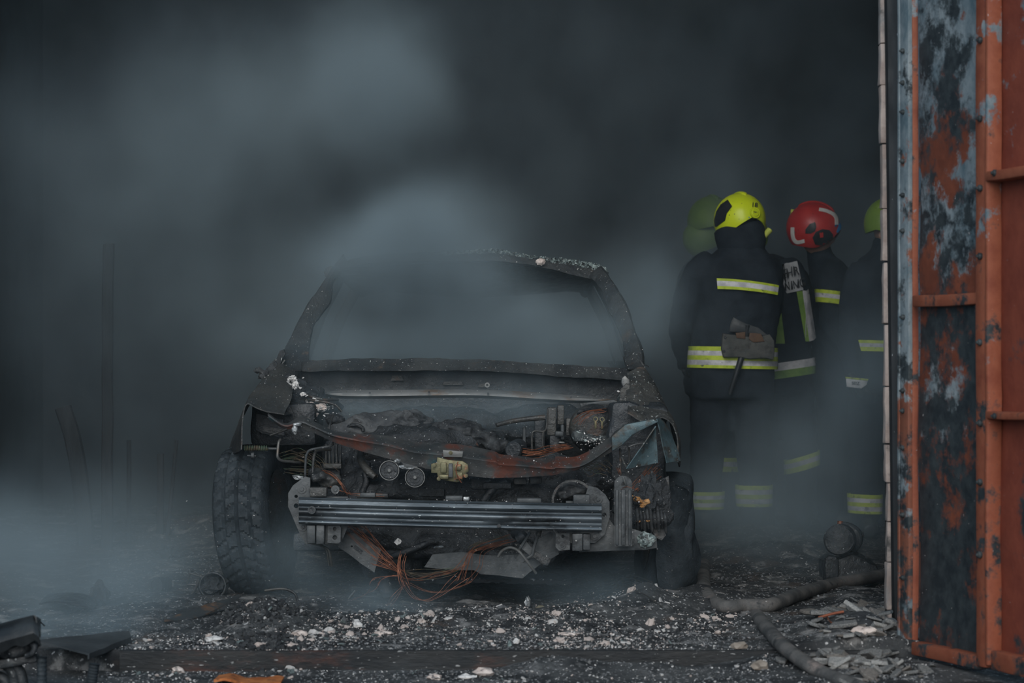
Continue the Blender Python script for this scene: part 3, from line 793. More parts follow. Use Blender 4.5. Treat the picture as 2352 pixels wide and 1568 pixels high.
for pts, r in (([(694, 905, 10.2), (720, 912, 10.15), (745, 918, 10.15), (776, 917, 10.2)], .007), ([(700, 917, 10.15), (740, 922, 10.1), (770, 930, 10.1), (785, 945, 10.1)], .005), ([(755, 1000, 9.9), (758, 975, 9.9), (764, 955, 9.95)], .005), ([(620, 1000, 9.85), (660, 985, 9.85)], .005)):
    part('bay_pipe', px_tube(pts, r, 8), char_body)
bm = BM(); plate(bm, [(1428, 868), (1436, 862), (1446, 872), (1447, 886), (1432, 892), (1426, 878)], 10.3, .04, bevel=.006); rough(bm, .003, 14, 2, maxlen=.02); part('hinge', bm, bar_steel)
bm = BM(); plate(bm, [(1425, 895), (1440, 880), (1446, 884), (1445, 960), (1430, 985), (1420, 980)], 10.2, .03); rough(bm, .004, 10, 3, maxlen=.04); part('inner_fender', bm, char_body)
# left inner parts
bm = BM(); plate(bm, [(586, 948), (650, 962), (655, 1000), (643, 1004), (600, 994), (587, 986)], 9.95, .015, bevel=.002); rough(bm, .003, 9, 2, maxlen=.05); part('headlamp_shell', bm, soot)
bm = BM(); plate(bm, [(604, 978), (652, 986), (652, 1000), (606, 991)], 9.94, .01); part('headlamp_shell', bm, char_body)
bm = BM(); plate(bm, [(636, 942), (650, 928), (668, 936), (674, 950), (655, 955)], 10.0, .02); rough(bm, .004, 9, 4, maxlen=.03); part('inner_fender', bm, char_body)
for k in range(5):
    x = 747 + k * 8
    block('radiator_rib', x, 1020, x + 4, 1066, 9.78, .03, char_body, .002, None, .0015, k + 1)
block('radiator_frame', 742, 1064, 784, 1076, 9.77, .05, char_body, .004)
block('radiator_frame', 748, 1076, 782, 1140, 9.82, .05, soot, .006, None, .005)
part('pipe_hoop', px_tube([(644, 1009, 9.70), (640, 1016, 9.69), (638, 1036, 9.68), (638, 1050, 9.68), (648, 1058, 9.70), (668, 1060, 9.75), (690, 1062, 9.8)], .0055, 10), bar_steel)
part('pipe_hoop', px_tube([(765, 1016, 9.68), (758, 1024, 9.66), (716, 1032, 9.64), (705, 1042, 9.62), (702, 1060, 9.6), (701, 1096, 9.6)], .005, 10), grey_steel)
part('pipe_hoop', px_tube([(760, 1032, 9.72), (730, 1034, 9.68), (722, 1044, 9.66), (719, 1065, 9.64), (718, 1092, 9.62)], .006, 10), char_body)
bm = BM(); pts = []
for k in range(14 * 10 + 1):
    t = k / 140; a = t * 14 * 2 * math.pi
    c = P(560 + 55 * t, 1029, 9.78); pts.append(c + Vector((0, .010 * math.cos(a), .010 * math.sin(a))))
tube(bm, pts, .0022, 5, 0); part('spring_coil', bm, dark_wire)
part('antiroll_link', px_tube([(600, 1030, 9.8), (640, 1030, 9.8)], .005, 8, 0), grey_steel)
bm = BM(); c = P(577, 1046, 9.75); tube(bm, [P(568, 1046, 9.75), P(588, 1047, 9.75)], .003, 6, 0); disc(bm, c, .012, .012, (1, 0, .1), 12, .002); part('bolt', bm, grey_steel)
mass('washer_bottle', [(735, 1095, 9.62, .035, .04, .025), (760, 1105, 9.64, .05, .04, .03), (722, 1085, 9.66, .03, .03, .02)], char_body, 15.0, .006, .006, 22)
mass('melted_housing', [(1320, 1125, 9.58, .06, .05, .03), (1300, 1135, 9.56, .04, .04, .02), (1350, 1120, 9.6, .03, .04, .02)], cinder, 17.0, .006, .008, 22)
bm = BM(); annulus(bm, P(1316, 1150, 9.5), .075, .084, .02, n=40); part('pulley_ring', bm, char_body)
for x0, y0, x1, y1, Y, m_, sd in [(835, 1060, 850, 1110, 9.8, soot, 1), (842, 1090, 868, 1098, 9.7, grey_steel, 2), (1180, 1097, 1210, 1112, 9.7, char_body, 3), (1216, 1094, 1244, 1112, 9.7, grey_steel, 4), (1080, 1100, 1130, 1125, 9.75, soot, 5), (1110, 1108, 1175, 1122, 9.72, soot, 6), (818, 1133, 892, 1144, 9.5, char_body, 7), (880, 1110, 960, 1140, 9.75, soot, 8), (960, 1120, 1020, 1140, 9.72, soot_fine, 9)]:
    block('engine_bay_box', x0, y0, x1, y1, Y, .06, m_, .006, None, .004, sd)
part('intake_pipe', px_tube([(830, 1030, 9.8), (828, 1055, 9.74), (845, 1080, 9.7), (862, 1096, 9.68)], [.012, .014, .016, .012], 12), char_body)
part('intake_pipe', px_tube([(838, 1085, 9.75), (842, 1105, 9.74), (832, 1130, 9.74)], .014, 12), soot)
part('intake_pipe', px_tube([(1110, 1150, 9.75), (1135, 1120, 9.74), (1165, 1105, 9.74)], .016, 12), soot)
part('intake_pipe', px_tube([(880, 1285, 9.7), (930, 1268, 9.66), (975, 1250, 9.68), (1000, 1240, 9.72)], .014, 12), soot)
part('intake_pipe', px_tube([(1185, 1225, 9.66), (1200, 1232, 9.60), (1190, 1240, 9.6)], .022, 14), soot)

# ---- copper wire looms
def loom(name, pts, n, spread, m, r=.0013, jit=2.0, sd=1):
    n = int(n * 1.15); r *= .66
    rr = random.Random(sd); bm = BM()
    for i in range(n):
        ofs = rr.gauss(0, 2.0); ofy = rr.gauss(0, 2.0)
        q = []
        for k, (x, y, Y) in enumerate(pts):
            f = spread[k] if isinstance(spread, (list, tuple)) else spread
            q.append(P(x + ofs * f + rr.uniform(-jit, jit), y + ofy * f * .8 + rr.uniform(-jit, jit), Y + rr.uniform(-.01, .01)))
        tube(bm, q, r * rr.uniform(.7, 1.2), 5, 5)
    return part(name, bm, m)
loom('wire_loom', [(795, 1206, 9.47), (830, 1235, 9.46), (862, 1268, 9.45), (895, 1295, 9.44), (918, 1313, 9.44)], 9, [6, 9, 7, 5, 2], copper, sd=1)
loom('wire_loom', [(822, 1207, 9.47), (848, 1240, 9.46), (872, 1275, 9.45), (890, 1284, 9.45)], 4, [3, 3, 4, 3], copper, sd=2)
loom('wire_loom', [(855, 1288, 9.46), (885, 1297, 9.45), (912, 1308, 9.44), (930, 1322, 9.44)], 6, [4, 4, 3, 3], copper, sd=3)
loom('wire_loom', [(922, 1272, 9.45), (918, 1300, 9.43), (921, 1325, 9.42), (930, 1345, 9.42)], 9, [2.5, 2, 3, 3], copper, r=.0016, sd=4)
loom('wire_loom', [(926, 1335, 9.42), (938, 1358, 9.42), (955, 1374, 9.42), (982, 1379, 9.43), (1010, 1366, 9.43), (1038, 1345, 9.43), (1062, 1325, 9.44)], 3, [2, 2, 1, 1, 2, 4, 5], copper, sd=5)
loom('wire_loom', [(940, 1345, 9.43), (975, 1361, 9.43), (1010, 1363, 9.43), (1055, 1350, 9.44), (1080, 1338, 9.44)], 2, [2, 2, 2, 2, 2], copper, sd=6)
loom('wire_loom', [(1168, 1238, 9.50), (1130, 1248, 9.47), (1098, 1258, 9.45), (1080, 1270, 9.44), (1066, 1300, 9.43), (1055, 1325, 9.43)], 10, [5, 4, 3, 2, 5, 8], copper, sd=7)
loom('wire_loom', [(1165, 1232, 9.52), (1125, 1240, 9.49), (1090, 1252, 9.47), (1082, 1262, 9.46)], 7, [4, 4, 3, 2], dark_wire, sd=8)
loom('wire_loom', [(1160, 1248, 9.48), (1120, 1268, 9.45), (1112, 1300, 9.44), (1092, 1330, 9.44), (1080, 1338, 9.44)], 2, [2, 3, 3, 3, 2], copper, sd=9)
loom('wire_loom', [(918, 1322, 9.44), (890, 1325, 9.44), (868, 1332, 9.44), (858, 1345, 9.45)], 3, [1, 3, 5, 6], copper, sd=10)
loom('wire_loom', [(905, 1320, 9.44), (880, 1330, 9.44), (865, 1350, 9.44), (850, 1362, 9.44)], 1, [1, 1, 1, 1], copper, sd=11)
loom('wire_loom', [(925, 1348, 9.42), (908, 1370, 9.40), (892, 1392, 9.36), (878, 1402, 9.30)], 3, [1, 3, 2, 3], copper, sd=12)
loom('wire_loom', [(850, 1348, 9.45), (838, 1365, 9.42), (812, 1375, 9.38), (790, 1388, 9.33), (768, 1398, 9.3)], 1, [1, 1, 1, 1, 1], copper, sd=13)
loom('wire_loom', [(935, 1312, 9.45), (970, 1316, 9.44), (1010, 1314, 9.44), (1050, 1305, 9.43)], 7, [2, 4, 4, 3], dark_wire, sd=14)
loom('wire_loom', [(930, 1330, 9.45), (965, 1332, 9.44), (1000, 1322, 9.44), (1040, 1312, 9.43), (1068, 1296, 9.43)], 5, [2, 4, 4, 4, 3], copper, r=.001, sd=15)
loom('wire_loom', [(1198, 1036, 9.78), (1235, 1040, 9.75), (1265, 1035, 9.74), (1310, 1027, 9.74)], 9, [2, 3, 3, 2], copper, r=.0016, sd=16)
loom('wire_loom', [(1205, 1047, 9.72), (1235, 1044, 9.73), (1275, 1032, 9.74), (1300, 1028, 9.74)], 6, [2, 2, 2, 2], copper, r=.0014, sd=17)
loom('wire_loom', [(1325, 968, 10.0), (1338, 955, 9.99), (1358, 945, 9.99), (1385, 942, 10.0)], 10, [4, 3, 2, 2], copper, r=.0015, sd=18)
loom('wire_loom', [(1412, 948, 10.0), (1414, 965, 9.98), (1424, 978, 9.96), (1412, 986, 9.95)], 7, [2, 2, 2, 3], copper, r=.0015, sd=19)
loom('wire_loom', [(1418, 930, 10.05), (1415, 948, 10.02), (1412, 960, 10.0)], 4, [1, 2, 2], copper, sd=20)
loom('wire_loom', [(1500, 1078, 9.65), (1485, 1095, 9.62), (1470, 1110, 9.60), (1455, 1125, 9.58)], 14, [6, 5, 4, 3], copper, r=.0013, sd=21)
loom('wire_loom', [(1462, 1122, 9.35), (1440, 1117, 9.35), (1424, 1125, 9.36), (1414, 1130, 9.37)], 1, [1, 1, 1, 1], copper, sd=22)
loom('wire_loom', [(1418, 1075, 9.55), (1421, 1082, 9.54), (1424, 1090, 9.54)], 5, [1, 1, 1], copper, sd=23)
loom('wire_loom', [(660, 1052, 9.8), (690, 1048, 9.75), (720, 1060, 9.72), (735, 1075, 9.7)], 14, [5, 6, 5, 4], dark_wire, sd=24)
loom('wire_loom', [(665, 1075, 9.8), (700, 1078, 9.75), (740, 1082, 9.7), (768, 1100, 9.66)], 12, [4, 5, 4, 4], dark_wire, sd=25)
loom('wire_loom', [(730, 1082, 9.68), (755, 1090, 9.62), (780, 1110, 9.58), (788, 1125, 9.56), (798, 1136, 9.5)], 5, [2, 3, 2, 2, 2], copper, sd=26)
loom('wire_loom', [(758, 1120, 9.5), (785, 1130, 9.48), (810, 1136, 9.47), (880, 1138, 9.46)], 2, [1, 1, 1, 1], copper, sd=27)
loom('wire_loom', [(1340, 1070, 9.75), (1355, 1080, 9.72), (1375, 1070, 9.7), (1395, 1080, 9.7)], 10, [6, 8, 8, 6], dark_wire, sd=28)
loom('wire_loom', [(1095, 1016, 9.9), (1100, 1024, 9.88)], 2, [1, 1], copper, sd=29)

# ---- cowl, firewall and bay crossbar
ct = [(694, 832), (706, 828), (760, 826), (815, 823), (900, 823), (985, 822), (1040, 825), (1120, 826), (1176, 831), (1240, 834), (1302, 837), (1370, 842), (1433, 846), (1470, 850)]
cb = [(694, 852), (706, 853), (760, 851), (815, 852), (900, 852), (985, 850), (1040, 851), (1120, 852), (1176, 855), (1240, 860), (1302, 866), (1370, 868), (1433, 874), (1470, 880)]
bm = BM(); rows = []
for i in range(90):
    s = i / 89; a, b = along(ct, s), along(cb, s)
    a = P(a[0], a[1] + 1.6 * noise.noise(Vector((s * 30, 0, 0))), 10.62); b = P(b[0], b[1] + 1.5 * noise.noise(Vector((s * 22, 3, 0))), 10.56)
    rows.append([a + Vector((0, .25, -.05)), a + Vector((0, .02, -.002)), a, a.lerp(b, .3), a.lerp(b, .7), b, b + Vector((0, .05, -.004))])
sheet(bm, rows, .004); rough(bm, .003, 14, 7); part('cowl', bm, char_pillar)
bm = BM(); a, b = P(690, 1010, 10.68), P(1440, 852, 10.68); box(bm, (a.x, 10.68, a.z), (b.x, 10.72, b.z)); rough(bm, .006, 5, 2, maxlen=.12); fw = part('firewall', bm, soot)
for px, py, w_, h_ in ((912, 868, 22, 12), (1040, 880, 40, 8), (1108, 885, 14, 8)):
    bm = BM(); plate(bm, [(px - w_ / 2, py - h_ / 2), (px + w_ / 2, py - h_ / 2), (px + w_ / 2 + 4, py + h_ / 2), (px - w_ / 2 - 3, py + h_ / 2)], 10.66, .02); part('firewall_plate', bm, char_body, fw)
xt = [(716, 902), (750, 900), (791, 896), (900, 895), (1060, 894), (1150, 896), (1230, 901), (1310, 907), (1390, 914), (1420, 919)]
xb = [(716, 904), (750, 905), (791, 909), (900, 909), (1060, 907), (1150, 910), (1230, 915), (1310, 919), (1390, 920), (1420, 922)]
bm = BM(); rows = []
for i in range(70):
    s = i / 69; a, b = along(xt, s), along(xb, s); Yc = 10.38 - .04 * math.sin(s * math.pi)
    a, b = P(a[0], a[1], Yc + .02), P(b[0], b[1], Yc)
    rows.append([a + Vector((0, .03, -.01)), a, a.lerp(b, .5) - Vector((0, .006, 0)), b, b + Vector((0, .03, -.012))])
sheet(bm, rows, .004); xbm = part('bay_crossbar', bm, bar_steel)
for px, py in ((849, 902), (985, 900), (1121, 903), (1312, 912)):
    bm = BM(); disc(bm, P(px, py, 10.315), .004, .02, n=10); part('bar_shade_disc', bm, soot, xbm)  # solid dark discs put in for the shade of holes in the bar
bm = BM(); annulus(bm, P(1119, 884, 10.5), .005, .011, .01); part('wiper_spindle', bm, bar_steel)
mass('bay_rubble', [(900, 985, 10.35, .25, .15, .05), (1150, 1000, 10.35, .25, .15, .05), (1000, 960, 10.4, .3, .1, .05), (1250, 960, 10.45, .2, .1, .06)], soot_fine, 21.0, .016, .014, 9)

# ---- windscreen pillars and roof
def strip(name, outer, inner, Y0, Y1, m, depth=.05, n=40, amp=.005, sd=0):
    bm = BM(); rows = []; rr = random.Random(sd)
    for i in range(n + 1):
        s = i / n; a, b = along(outer, s), along(inner, s); Y = Y0 + (Y1 - Y0) * s
        jag = 3.0 * noise.noise(Vector((s * 14, sd, 0)))
        a = P(a[0], a[1], Y + .03); b = P(b[0] + jag, b[1], Y)
        rows.append([a + Vector((0, depth, 0)), a + Vector((0, .01, 0)), a.lerp(b, .12) - Vector((0, .02, 0)), a.lerp(b, .5) - Vector((0, .024, 0)), a.lerp(b, .85) - Vector((0, .01, 0)), b, b + Vector((0, depth, 0))])
    sheet(bm, rows, .004); rough(bm, amp, 11, sd)
    return part(name, bm, m)
strip('windscreen_pillar', [(790, 585), (768, 610), (751, 636), (731, 665), (711, 695), (690, 734), (670, 773), (656, 802), (644, 832), (634, 850)], [(800, 606), (778, 626), (762, 647), (757, 690), (733, 724), (718, 746), (711, 775), (707, 800), (705, 826), (690, 852)], 11.2, 10.6, char_pillar, sd=1)
strip('windscreen_pillar', [(1380, 610), (1396, 624), (1409, 649), (1424, 670), (1438, 695), (1450, 726), (1460, 758), (1470, 784), (1478, 808), (1481, 840)], [(1352, 634), (1368, 647), (1382, 668), (1394, 705), (1409, 731), (1423, 762), (1431, 785), (1433, 810), (1435, 831), (1442, 848)], 11.2, 10.6, char_pillar, sd=2)
ht = [(785, 602), (830, 590), (900, 582), (980, 579), (1060, 578), (1101, 574), (1150, 574), (1196, 584), (1254, 593), (1314, 599), (1377, 612), (1398, 626)]
hb = [(800, 612), (840, 606), (900, 601), (980, 599), (1060, 598), (1101, 598), (1152, 599), (1210, 607), (1266, 618), (1314, 630), (1372, 645), (1394, 655)]
bm = BM(); rows = []
for i in range(100):
    s = i / 99; a, b = along(ht, s), along(hb, s)
    a, b = P(a[0], a[1], 11.25), P(b[0], b[1], 11.18)
    rows.append([a + Vector((0, .4, -.03)), a + Vector((0, .15, -.004)), a + Vector((0, .03, 0)), a, a.lerp(b, .4) - Vector((0, .012, 0)), a.lerp(b, .75) - Vector((0, .008, 0)), b, b + Vector((0, .06, -.004))])
sheet(bm, rows, .004); rough(bm, .004, 12, 4); header = part('roof_header', bm, char_pillar)
bm = BM(); spots = []
for k in range(900):
    s = R.uniform(.30, .97); a, b = along(ht, s), along(hb, s)
    t = abs(R.gauss(0, .33)); p = P(a[0], a[1] + (b[1] - a[1]) * t * .9 - R.uniform(0, 4) * max(0, math.sin(s * 9)), 11.235 - .03 * t)
    spots.append(p)
chips(bm, spots, .0085, R, .5); cr = part('roof_crumbs', bm, [glass_crumb], header); tag(cr, kind='stuff')
bm = BM(); lump(bm, P(1242, 601, 11.17), (.022, .014, .016), .35, 2, 3, 4); part('ash_clump', bm, ash_pink, header)
# roof skin, sides and tail behind the smoke
bm = BM(); rows = []
for i in range(25):
    v = i / 24; Y = 11.4 + 2.1 * v; row = []
    for j in range(21):
        u = j / 20; x = -.20 + (u - .5) * 1.22
        z = 1.44 - .03 * abs(2 * u - 1) ** 3 - .10 * math.sin(math.pi * v) * (1 - (2 * u - 1) ** 2) - .05 * v + .015 * noise.noise(Vector((x * 4, Y * 3, 0)))
        row.append((x, Y, z))
    rows.append(row)
sheet(bm, rows, .004); part('roof_skin', bm, char_body)
for sgn in (-1, 1):
    x0 = -.215 + sgn * .80
    bm = BM(); rows = []
    for i in range(30):
        v = i / 29; Y = 10.62 + 3.0 * v
        prof_ = [(.0, .98), (.02, .95), (.035, .80), (.03, .60), (.02, .42), (-.01, .27)]
        rows.append([(x0 + sgn * (dx - .03 * (2 * v - .8) ** 2), Y, z + .006 * noise.noise(Vector((Y * 5, z * 5, sgn)))) for dx, z in prof_])
    sheet(bm, rows, .006); sd_ = part('side_panel', bm, char_body)
    for Yp, dx in ((11.75, .02), (13.1, .06)):
        bm = BM(); tube(bm, [(x0, Yp, .97), (x0 - sgn * .08, Yp + dx, 1.2), (x0 - sgn * .18, Yp + 2 * dx, 1.40)], .03, 8); rough(bm, .004, 10, Yp); part('roof_pillar', bm, char_pillar)
    bm = BM(); tube(bm, [(x0 - sgn * .17, 11.25, 1.39), (x0 - sgn * .17, 12.2, 1.41), (x0 - sgn * .18, 13.4, 1.36)], .03, 8); rough(bm, .004, 10, sgn); part('roof_rail', bm, char_pillar)
bm = BM(); box(bm, (-.98, 13.55, .35), (.55, 13.65, .95), .04); rough(bm, .012, 5, 3, maxlen=.15); part('tailgate', bm, char_body)
bm = BM(); box(bm, (-.90, 9.9, .20), (.48, 13.6, .28), .02); rough(bm, .01, 4, 3, maxlen=.2); part('floor_pan', bm, soot)
for sx in (-.62, .22):
    bm = BM(); box(bm, (sx - .22, 11.5, .28), (sx + .22, 11.95, .45), .04); box(bm, (sx - .2, 11.9, .42), (sx + .2, 12.0, .95), .04); rough(bm, .012, 7, sx, maxlen=.08); part('seat_frame', bm, soot)
bm = BM(); tube(bm, [(-1.0 + .2, 10.95, .86), (-.2, 10.93, .88), (.42, 10.95, .86)], .03, 8); rough(bm, .005, 8, 1); part('dashboard_bar', bm, soot)

# ---- fenders
def grid_part(name, stations, m, thick=.005, amp=.004, sd=0, sub=5):
    """Bodywork skin through rows of (px, py) points, one row per distance Y."""
    bm = BM(); rows = []
    cols = [catmull([P(x, y, Y) for (x, y), Y in zip([st[0][k] for st in stations], [st[1] for st in stations])], sub) for k in range(len(stations[0][0]))]
    for j in range(len(cols[0])):
        rows.append(catmull([c[j] for c in cols], 4))
    sheet(bm, rows, thick); rough(bm, amp, 9, sd)
    return part(name, bm, m)
grid_part('front_fender', [([(652, 953), (618, 946), (588, 937), (568, 929), (561, 950), (557, 990), (556, 1033)], 9.72), ([(664, 928), (632, 920), (602, 912), (580, 908), (566, 930), (550, 985), (541, 1040)], 9.95), ([(674, 890), (650, 880), (622, 874), (600, 880), (576, 915), (548, 975), (527, 1040)], 10.25), ([(684, 856), (660, 846), (646, 838), (634, 846), (600, 890), (568, 940), (545, 990)], 10.62)], char_body, sd=1)
grid_part('front_fender', [([(1442, 945), (1470, 962), (1500, 964), (1524, 958), (1545, 975), (1556, 1010), (1560, 1062)], 9.72), ([(1440, 920), (1468, 915), (1498, 925), (1524, 935), (1546, 962), (1562, 1010), (1563, 1070)], 9.95), ([(1438, 890), (1462, 880), (1490, 888), (1514, 905), (1534, 945), (1556, 1000), (1562, 1050)], 10.25), ([(1440, 856), (1462, 842), (1478, 842), (1492, 858), (1510, 890), (1530, 940), (1545, 990)], 10.62)], mat('scorched_crust_bodywork', (.022, .024, .025), (.075, .074, .068), 11, c3=(.12, .085, .065), a3=.62, s3=9, speck=(.36, .38, .36), aspeck=.66, sspeck=70, rough_=(.5, .85), bump=.8, stretch=(1, .4, 1.2)), amp=.007, sd=2)
bm = BM(); rows = []
for i in range(13):
    s = i / 12
    a = P(1507 + 4 * s, 979 + (1063 - 979) * s, 9.60 + .02 * s); b = P(1507 + (1440 - 1507) * s, 979 + (1076 - 979) * s, 9.56)
    rows.append([a.lerp(b, k / 8) + Vector((0, .012 * math.sin(k / 8 * math.pi), 0)) for k in range(9)])
sheet(bm, rows, .004); rough(bm, .002, 12, 4); part('bent_fender_flap', bm, teal_metal)
bm = BM(); rows = []
for i in range(13):
    s = i / 12
    a = P(1508 + 23 * s, 962 + (1063 - 962) * s, 9.62); b = P(1512 + 50 * s ** .6, 960 + (1058 - 960) * s, 9.70)
    rows.append([a.lerp(b, k / 6) for k in range(7)])
sheet(bm, rows, .004); rough(bm, .003, 12, 5); part('bent_fender_flap', bm, teal_metal)
part('fender_wire', px_tube([(1444, 1026, 9.6), (1460, 1020, 9.6), (1486, 1016, 9.62)], .0022, 6), bar_steel)
for pts in ([(1424, 1030, 9.68), (1425, 1060, 9.66), (1426, 1095, 9.62)], [(1444, 1025, 9.7), (1446, 1060, 9.66), (1438, 1078, 9.6)], [(1428, 1050, 9.6), (1436, 1068, 9.58), (1440, 1074, 9.57)]):
    part('bay_pipe', px_tube(pts, .0045, 8), char_body)
bm = BM(); box(bm, (P(1400, 0, 9.9).x, 9.85, .35), (P(1530, 0, 9.9).x, 10.0, .80), .02); rough(bm, .02, 8, 3, maxlen=.05); part('wheel_arch_liner', bm, soot)
bm = BM(); box(bm, (P(570, 0, 9.95).x, 10.05, .62), (P(720, 0, 9.95).x, 10.5, .80), .02); rough(bm, .01, 8, 4, maxlen=.05); part('wheel_arch_liner', bm, soot)
# mirror stub left, twist of metal right
bm = BM(); tube(bm, [P(640, 838, 10.62), P(622, 850, 10.62), P(608, 858, 10.6), P(592, 848, 10.6)], [.02, .016, .014, .010], 8); rough(bm, .008, 14, 3); lump(bm, P(604, 864, 10.6), (.018, .018, .02), .6, 4, 2, 3); lump(bm, P(591, 850, 10.6), (.014, .012, .012), .7, 4, 2, 4); part('mirror_stub', bm, cinder)
bm = BM(); plate(bm, [(620, 838), (636, 822), (642, 806), (650, 802), (654, 812), (644, 836), (632, 850), (622, 850)], 10.62, .04); rough(bm, .005, 14, 3, maxlen=.03); part('mirror_base', bm, char_pillar)
part('bent_wire', px_tube([(1476, 842, 10.5), (1482, 838, 10.5), (1490, 842, 10.48)], .003, 6), char_pillar)

# ---- wheels
def wheel(name, c, r, wdt, rotz, camber, collapsed=0.0, rimmat=None, treadpat=True):
    M = Matrix.Translation(c) @ Matrix.Rotation(rotz, 4, 'Z') @ Matrix.Rotation(camber, 4, 'Y')
    bm = BM(); NU, NW = 220, 30
    pr = []
    for j in range(NW + 1):
        v = j / NW * 2 - 1
        if abs(v) < .72: pr.append((v * wdt / 2 / .86, r - .010 * (v / .72) ** 2, True))
        else:
            t = (abs(v) - .72) / .28
            pr.append((math.copysign(wdt / 2 * (.84 + .16 * math.sin(t * math.pi * .9)), v), r - .012 - .105 * t, False))
    rings = []
    for i in range(NU):
        a = i / NU * 2 * math.pi; ring = []
        for (x, rad, tread) in pr:
            g = 0
            if tread and treadpat:
                ph = (a * 34 / (2 * math.pi) + abs(x) / wdt * 3.2) % 1
                if ph < .20 and abs(x) > .014: g = .011
                if abs(x) < .0045 or abs(abs(x) - .052) < .004: g = .010
            q = noise.noise(Vector((math.cos(a) * 3, math.sin(a) * 3, x * 12))) * .004
            rr = rad - g + q
            p = Vector((x, rr * math.sin(a), rr * math.cos(a)))
            if collapsed:
                p += noise.noise_vector(p * 5) * collapsed * .25
                p.z = max(p.z, -r + collapsed * .5)
                if p.x > 0: p.x += collapsed * .5 * max(0, -p.z / r)
            ring.append(M @ p)
        rings.append([bm.verts.new(p) for p in ring])
    for i in range(NU):
        a, b = rings[i], rings[(i + 1) % NU]
        for k in range(len(a) - 1):
            bm.faces.new((a[k], b[k], b[k + 1], a[k + 1]))
    t = part(name, bm, rubber, angle=40)
    bm = BM()
    loft(bm, [[M @ Vector((x, rr * math.sin(a), rr * math.cos(a))) for a in [k / 40 * 2 * math.pi for k in range(40)]] for x, rr in ((-wdt / 2 + .01, r - .115), (-wdt / 2 + .02, r - .13), (-.02, r - .14), (.0, .05), (.03, .05), (.04, r - .14), (wdt / 2 - .02, r - .13), (wdt / 2 - .01, r - .115))])
    part('wheel_rim', bm, char_body, t)
    return t
wheel('front_tire', Vector((P(588, 0, 10.12).x, 10.12, .315)), .315, .235, math.radians(-8), math.radians(-5))
wheel('front_tire', Vector((P(1527, 0, 10.12).x, 10.12, .245)), .262, .19, math.radians(6), math.radians(4), .10, treadpat=False)
bm = BM(); rows = []
fl_o = [(1558, 1112), (1578, 1120), (1589, 1135), (1590, 1170), (1590, 1205), (1598, 1235), (1608, 1262), (1609, 1290), (1600, 1320), (1584, 1345), (1570, 1358)]
fl_i = [(1535, 1118), (1536, 1135), (1532, 1160), (1526, 1190), (1520, 1215), (1512, 1240), (1508, 1268), (1506, 1295), (1508, 1320), (1515, 1345), (1520, 1360)]
for i in range(40):
    s = i / 39; a, b = along(fl_o, s), along(fl_i, s); Y = 9.84 + .05 * s
    a, b = P(a[0], a[1], Y + .06), P(b[0], b[1], Y)
    rows.append([a + Vector((-.01, .12, 0)), a] + [a.lerp(b, k / 6) - Vector((0, .05 * math.sin(k / 6 * math.pi), 0)) for k in range(1, 6)] + [b, b + Vector((0, .08, 0))])
sheet(bm, rows, .012); rough(bm, .008, 10, 6); part('melted_tire_skin', bm, rubber)
for sx in (-1.0, .56):
    wheel('rear_tire', Vector((sx, 12.9, .29)), .30, .2, 0, 0, .04, treadpat=False)
# pale specks: ash on the wreck, their colour also imitating glints of charred crust
bpy.context.view_layer.update()
_dg = bpy.context.evaluated_depsgraph_get()
ar = random.Random(3); bmw, bmg = BM(), BM(); cnt = 0
for _ in range(9000):
    px, py = ar.uniform(530, 1600), ar.uniform(560, 1370)
    d = (P(px, py, 10) - Vector((0, 0, CH))).normalized()
    ok, loc, nrm, _i, ob, _mx = S.ray_cast(_dg, Vector((0, 0, CH)), d)
    if not ok or ob.parent is None: continue
    r_ = ob
    while r_.parent is not None: r_ = r_.parent
    if r_.name != car.name: continue
    if ob.name.startswith('front_tire') and ar.random() > .25: continue
    if ar.random() > (.75 if nrm.z > .45 else .17): continue
    chips(bmw if ar.random() < .35 else bmg, [loc + nrm * .0005], ar.choice((.0014, .0018, .0022, .0034)), ar, .4); cnt += 1
tag(part('ash_glint_specks', bmw, ash_white, smooth=False), kind='stuff'); tag(part('ash_glint_specks', bmg, ash_grey, smooth=False), kind='stuff')
# ================================================================== FIREFIGHTERS
cloth = mat('dark_navy_turnout_cloth', (.008, .012, .017), (.016, .022, .029), 8, rough_=(.75, .95), bump=.35, bscale=120, spec=.2)
lime = mat('lime_fluorescent_tape', (.36, .46, .02), (.52, .62, .04), 20, c3=(.12, .15, .03), a3=.62, s3=25, rough_=(.5, .7), bump=.2, bscale=150)
silver = mat('silver_reflective_tape', (.38, .38, .40), (.66, .65, .66), 12, c3=(.18, .18, .19), a3=.62, s3=18, rough_=(.4, .6), bump=.3, bscale=60)
green_tape = mat('dull_green_tape', (.13, .24, .035), (.20, .32, .05), 14, c3=(.05, .09, .03), a3=.64, s3=20, rough_=(.6, .8), bump=.2)
helmet_yellow = mat('yellow_helmet_shell', (.56, .66, .01), (.66, .74, .02), 6, speck=(.12, .14, .02), aspeck=.70, sspeck=60, rough_=(.28, .42), bump=0)
helmet_green = mat('lime_helmet_shell', (.15, .24, .02), (.19, .29, .03), 6, rough_=(.35, .5), bump=0)
helmet_red = mat('red_helmet_shell', (.34, .022, .022), (.42, .035, .03), 6, speck=(.08, .03, .03), aspeck=.71, sspeck=60, rough_=(.32, .5), bump=0)
black_plastic = mat('black_plastic', (.010, .012, .014), (.018, .02, .022), 12, rough_=(.35, .6), bump=.1)
white_strip = mat('white_reflective_strip', (.52, .50, .47), (.62, .60, .57), 20, rough_=(.4, .6), bump=.1)
blue_plastic = mat('blue_plastic', (.01, .17, .42), (.015, .22, .5), 10, rough_=(.4, .5), bump=0)
lamp_yellow = mat('yellow_lamp_plastic', (.42, .46, .06), (.5, .54, .10), 10, rough_=(.35, .5), bump=0)
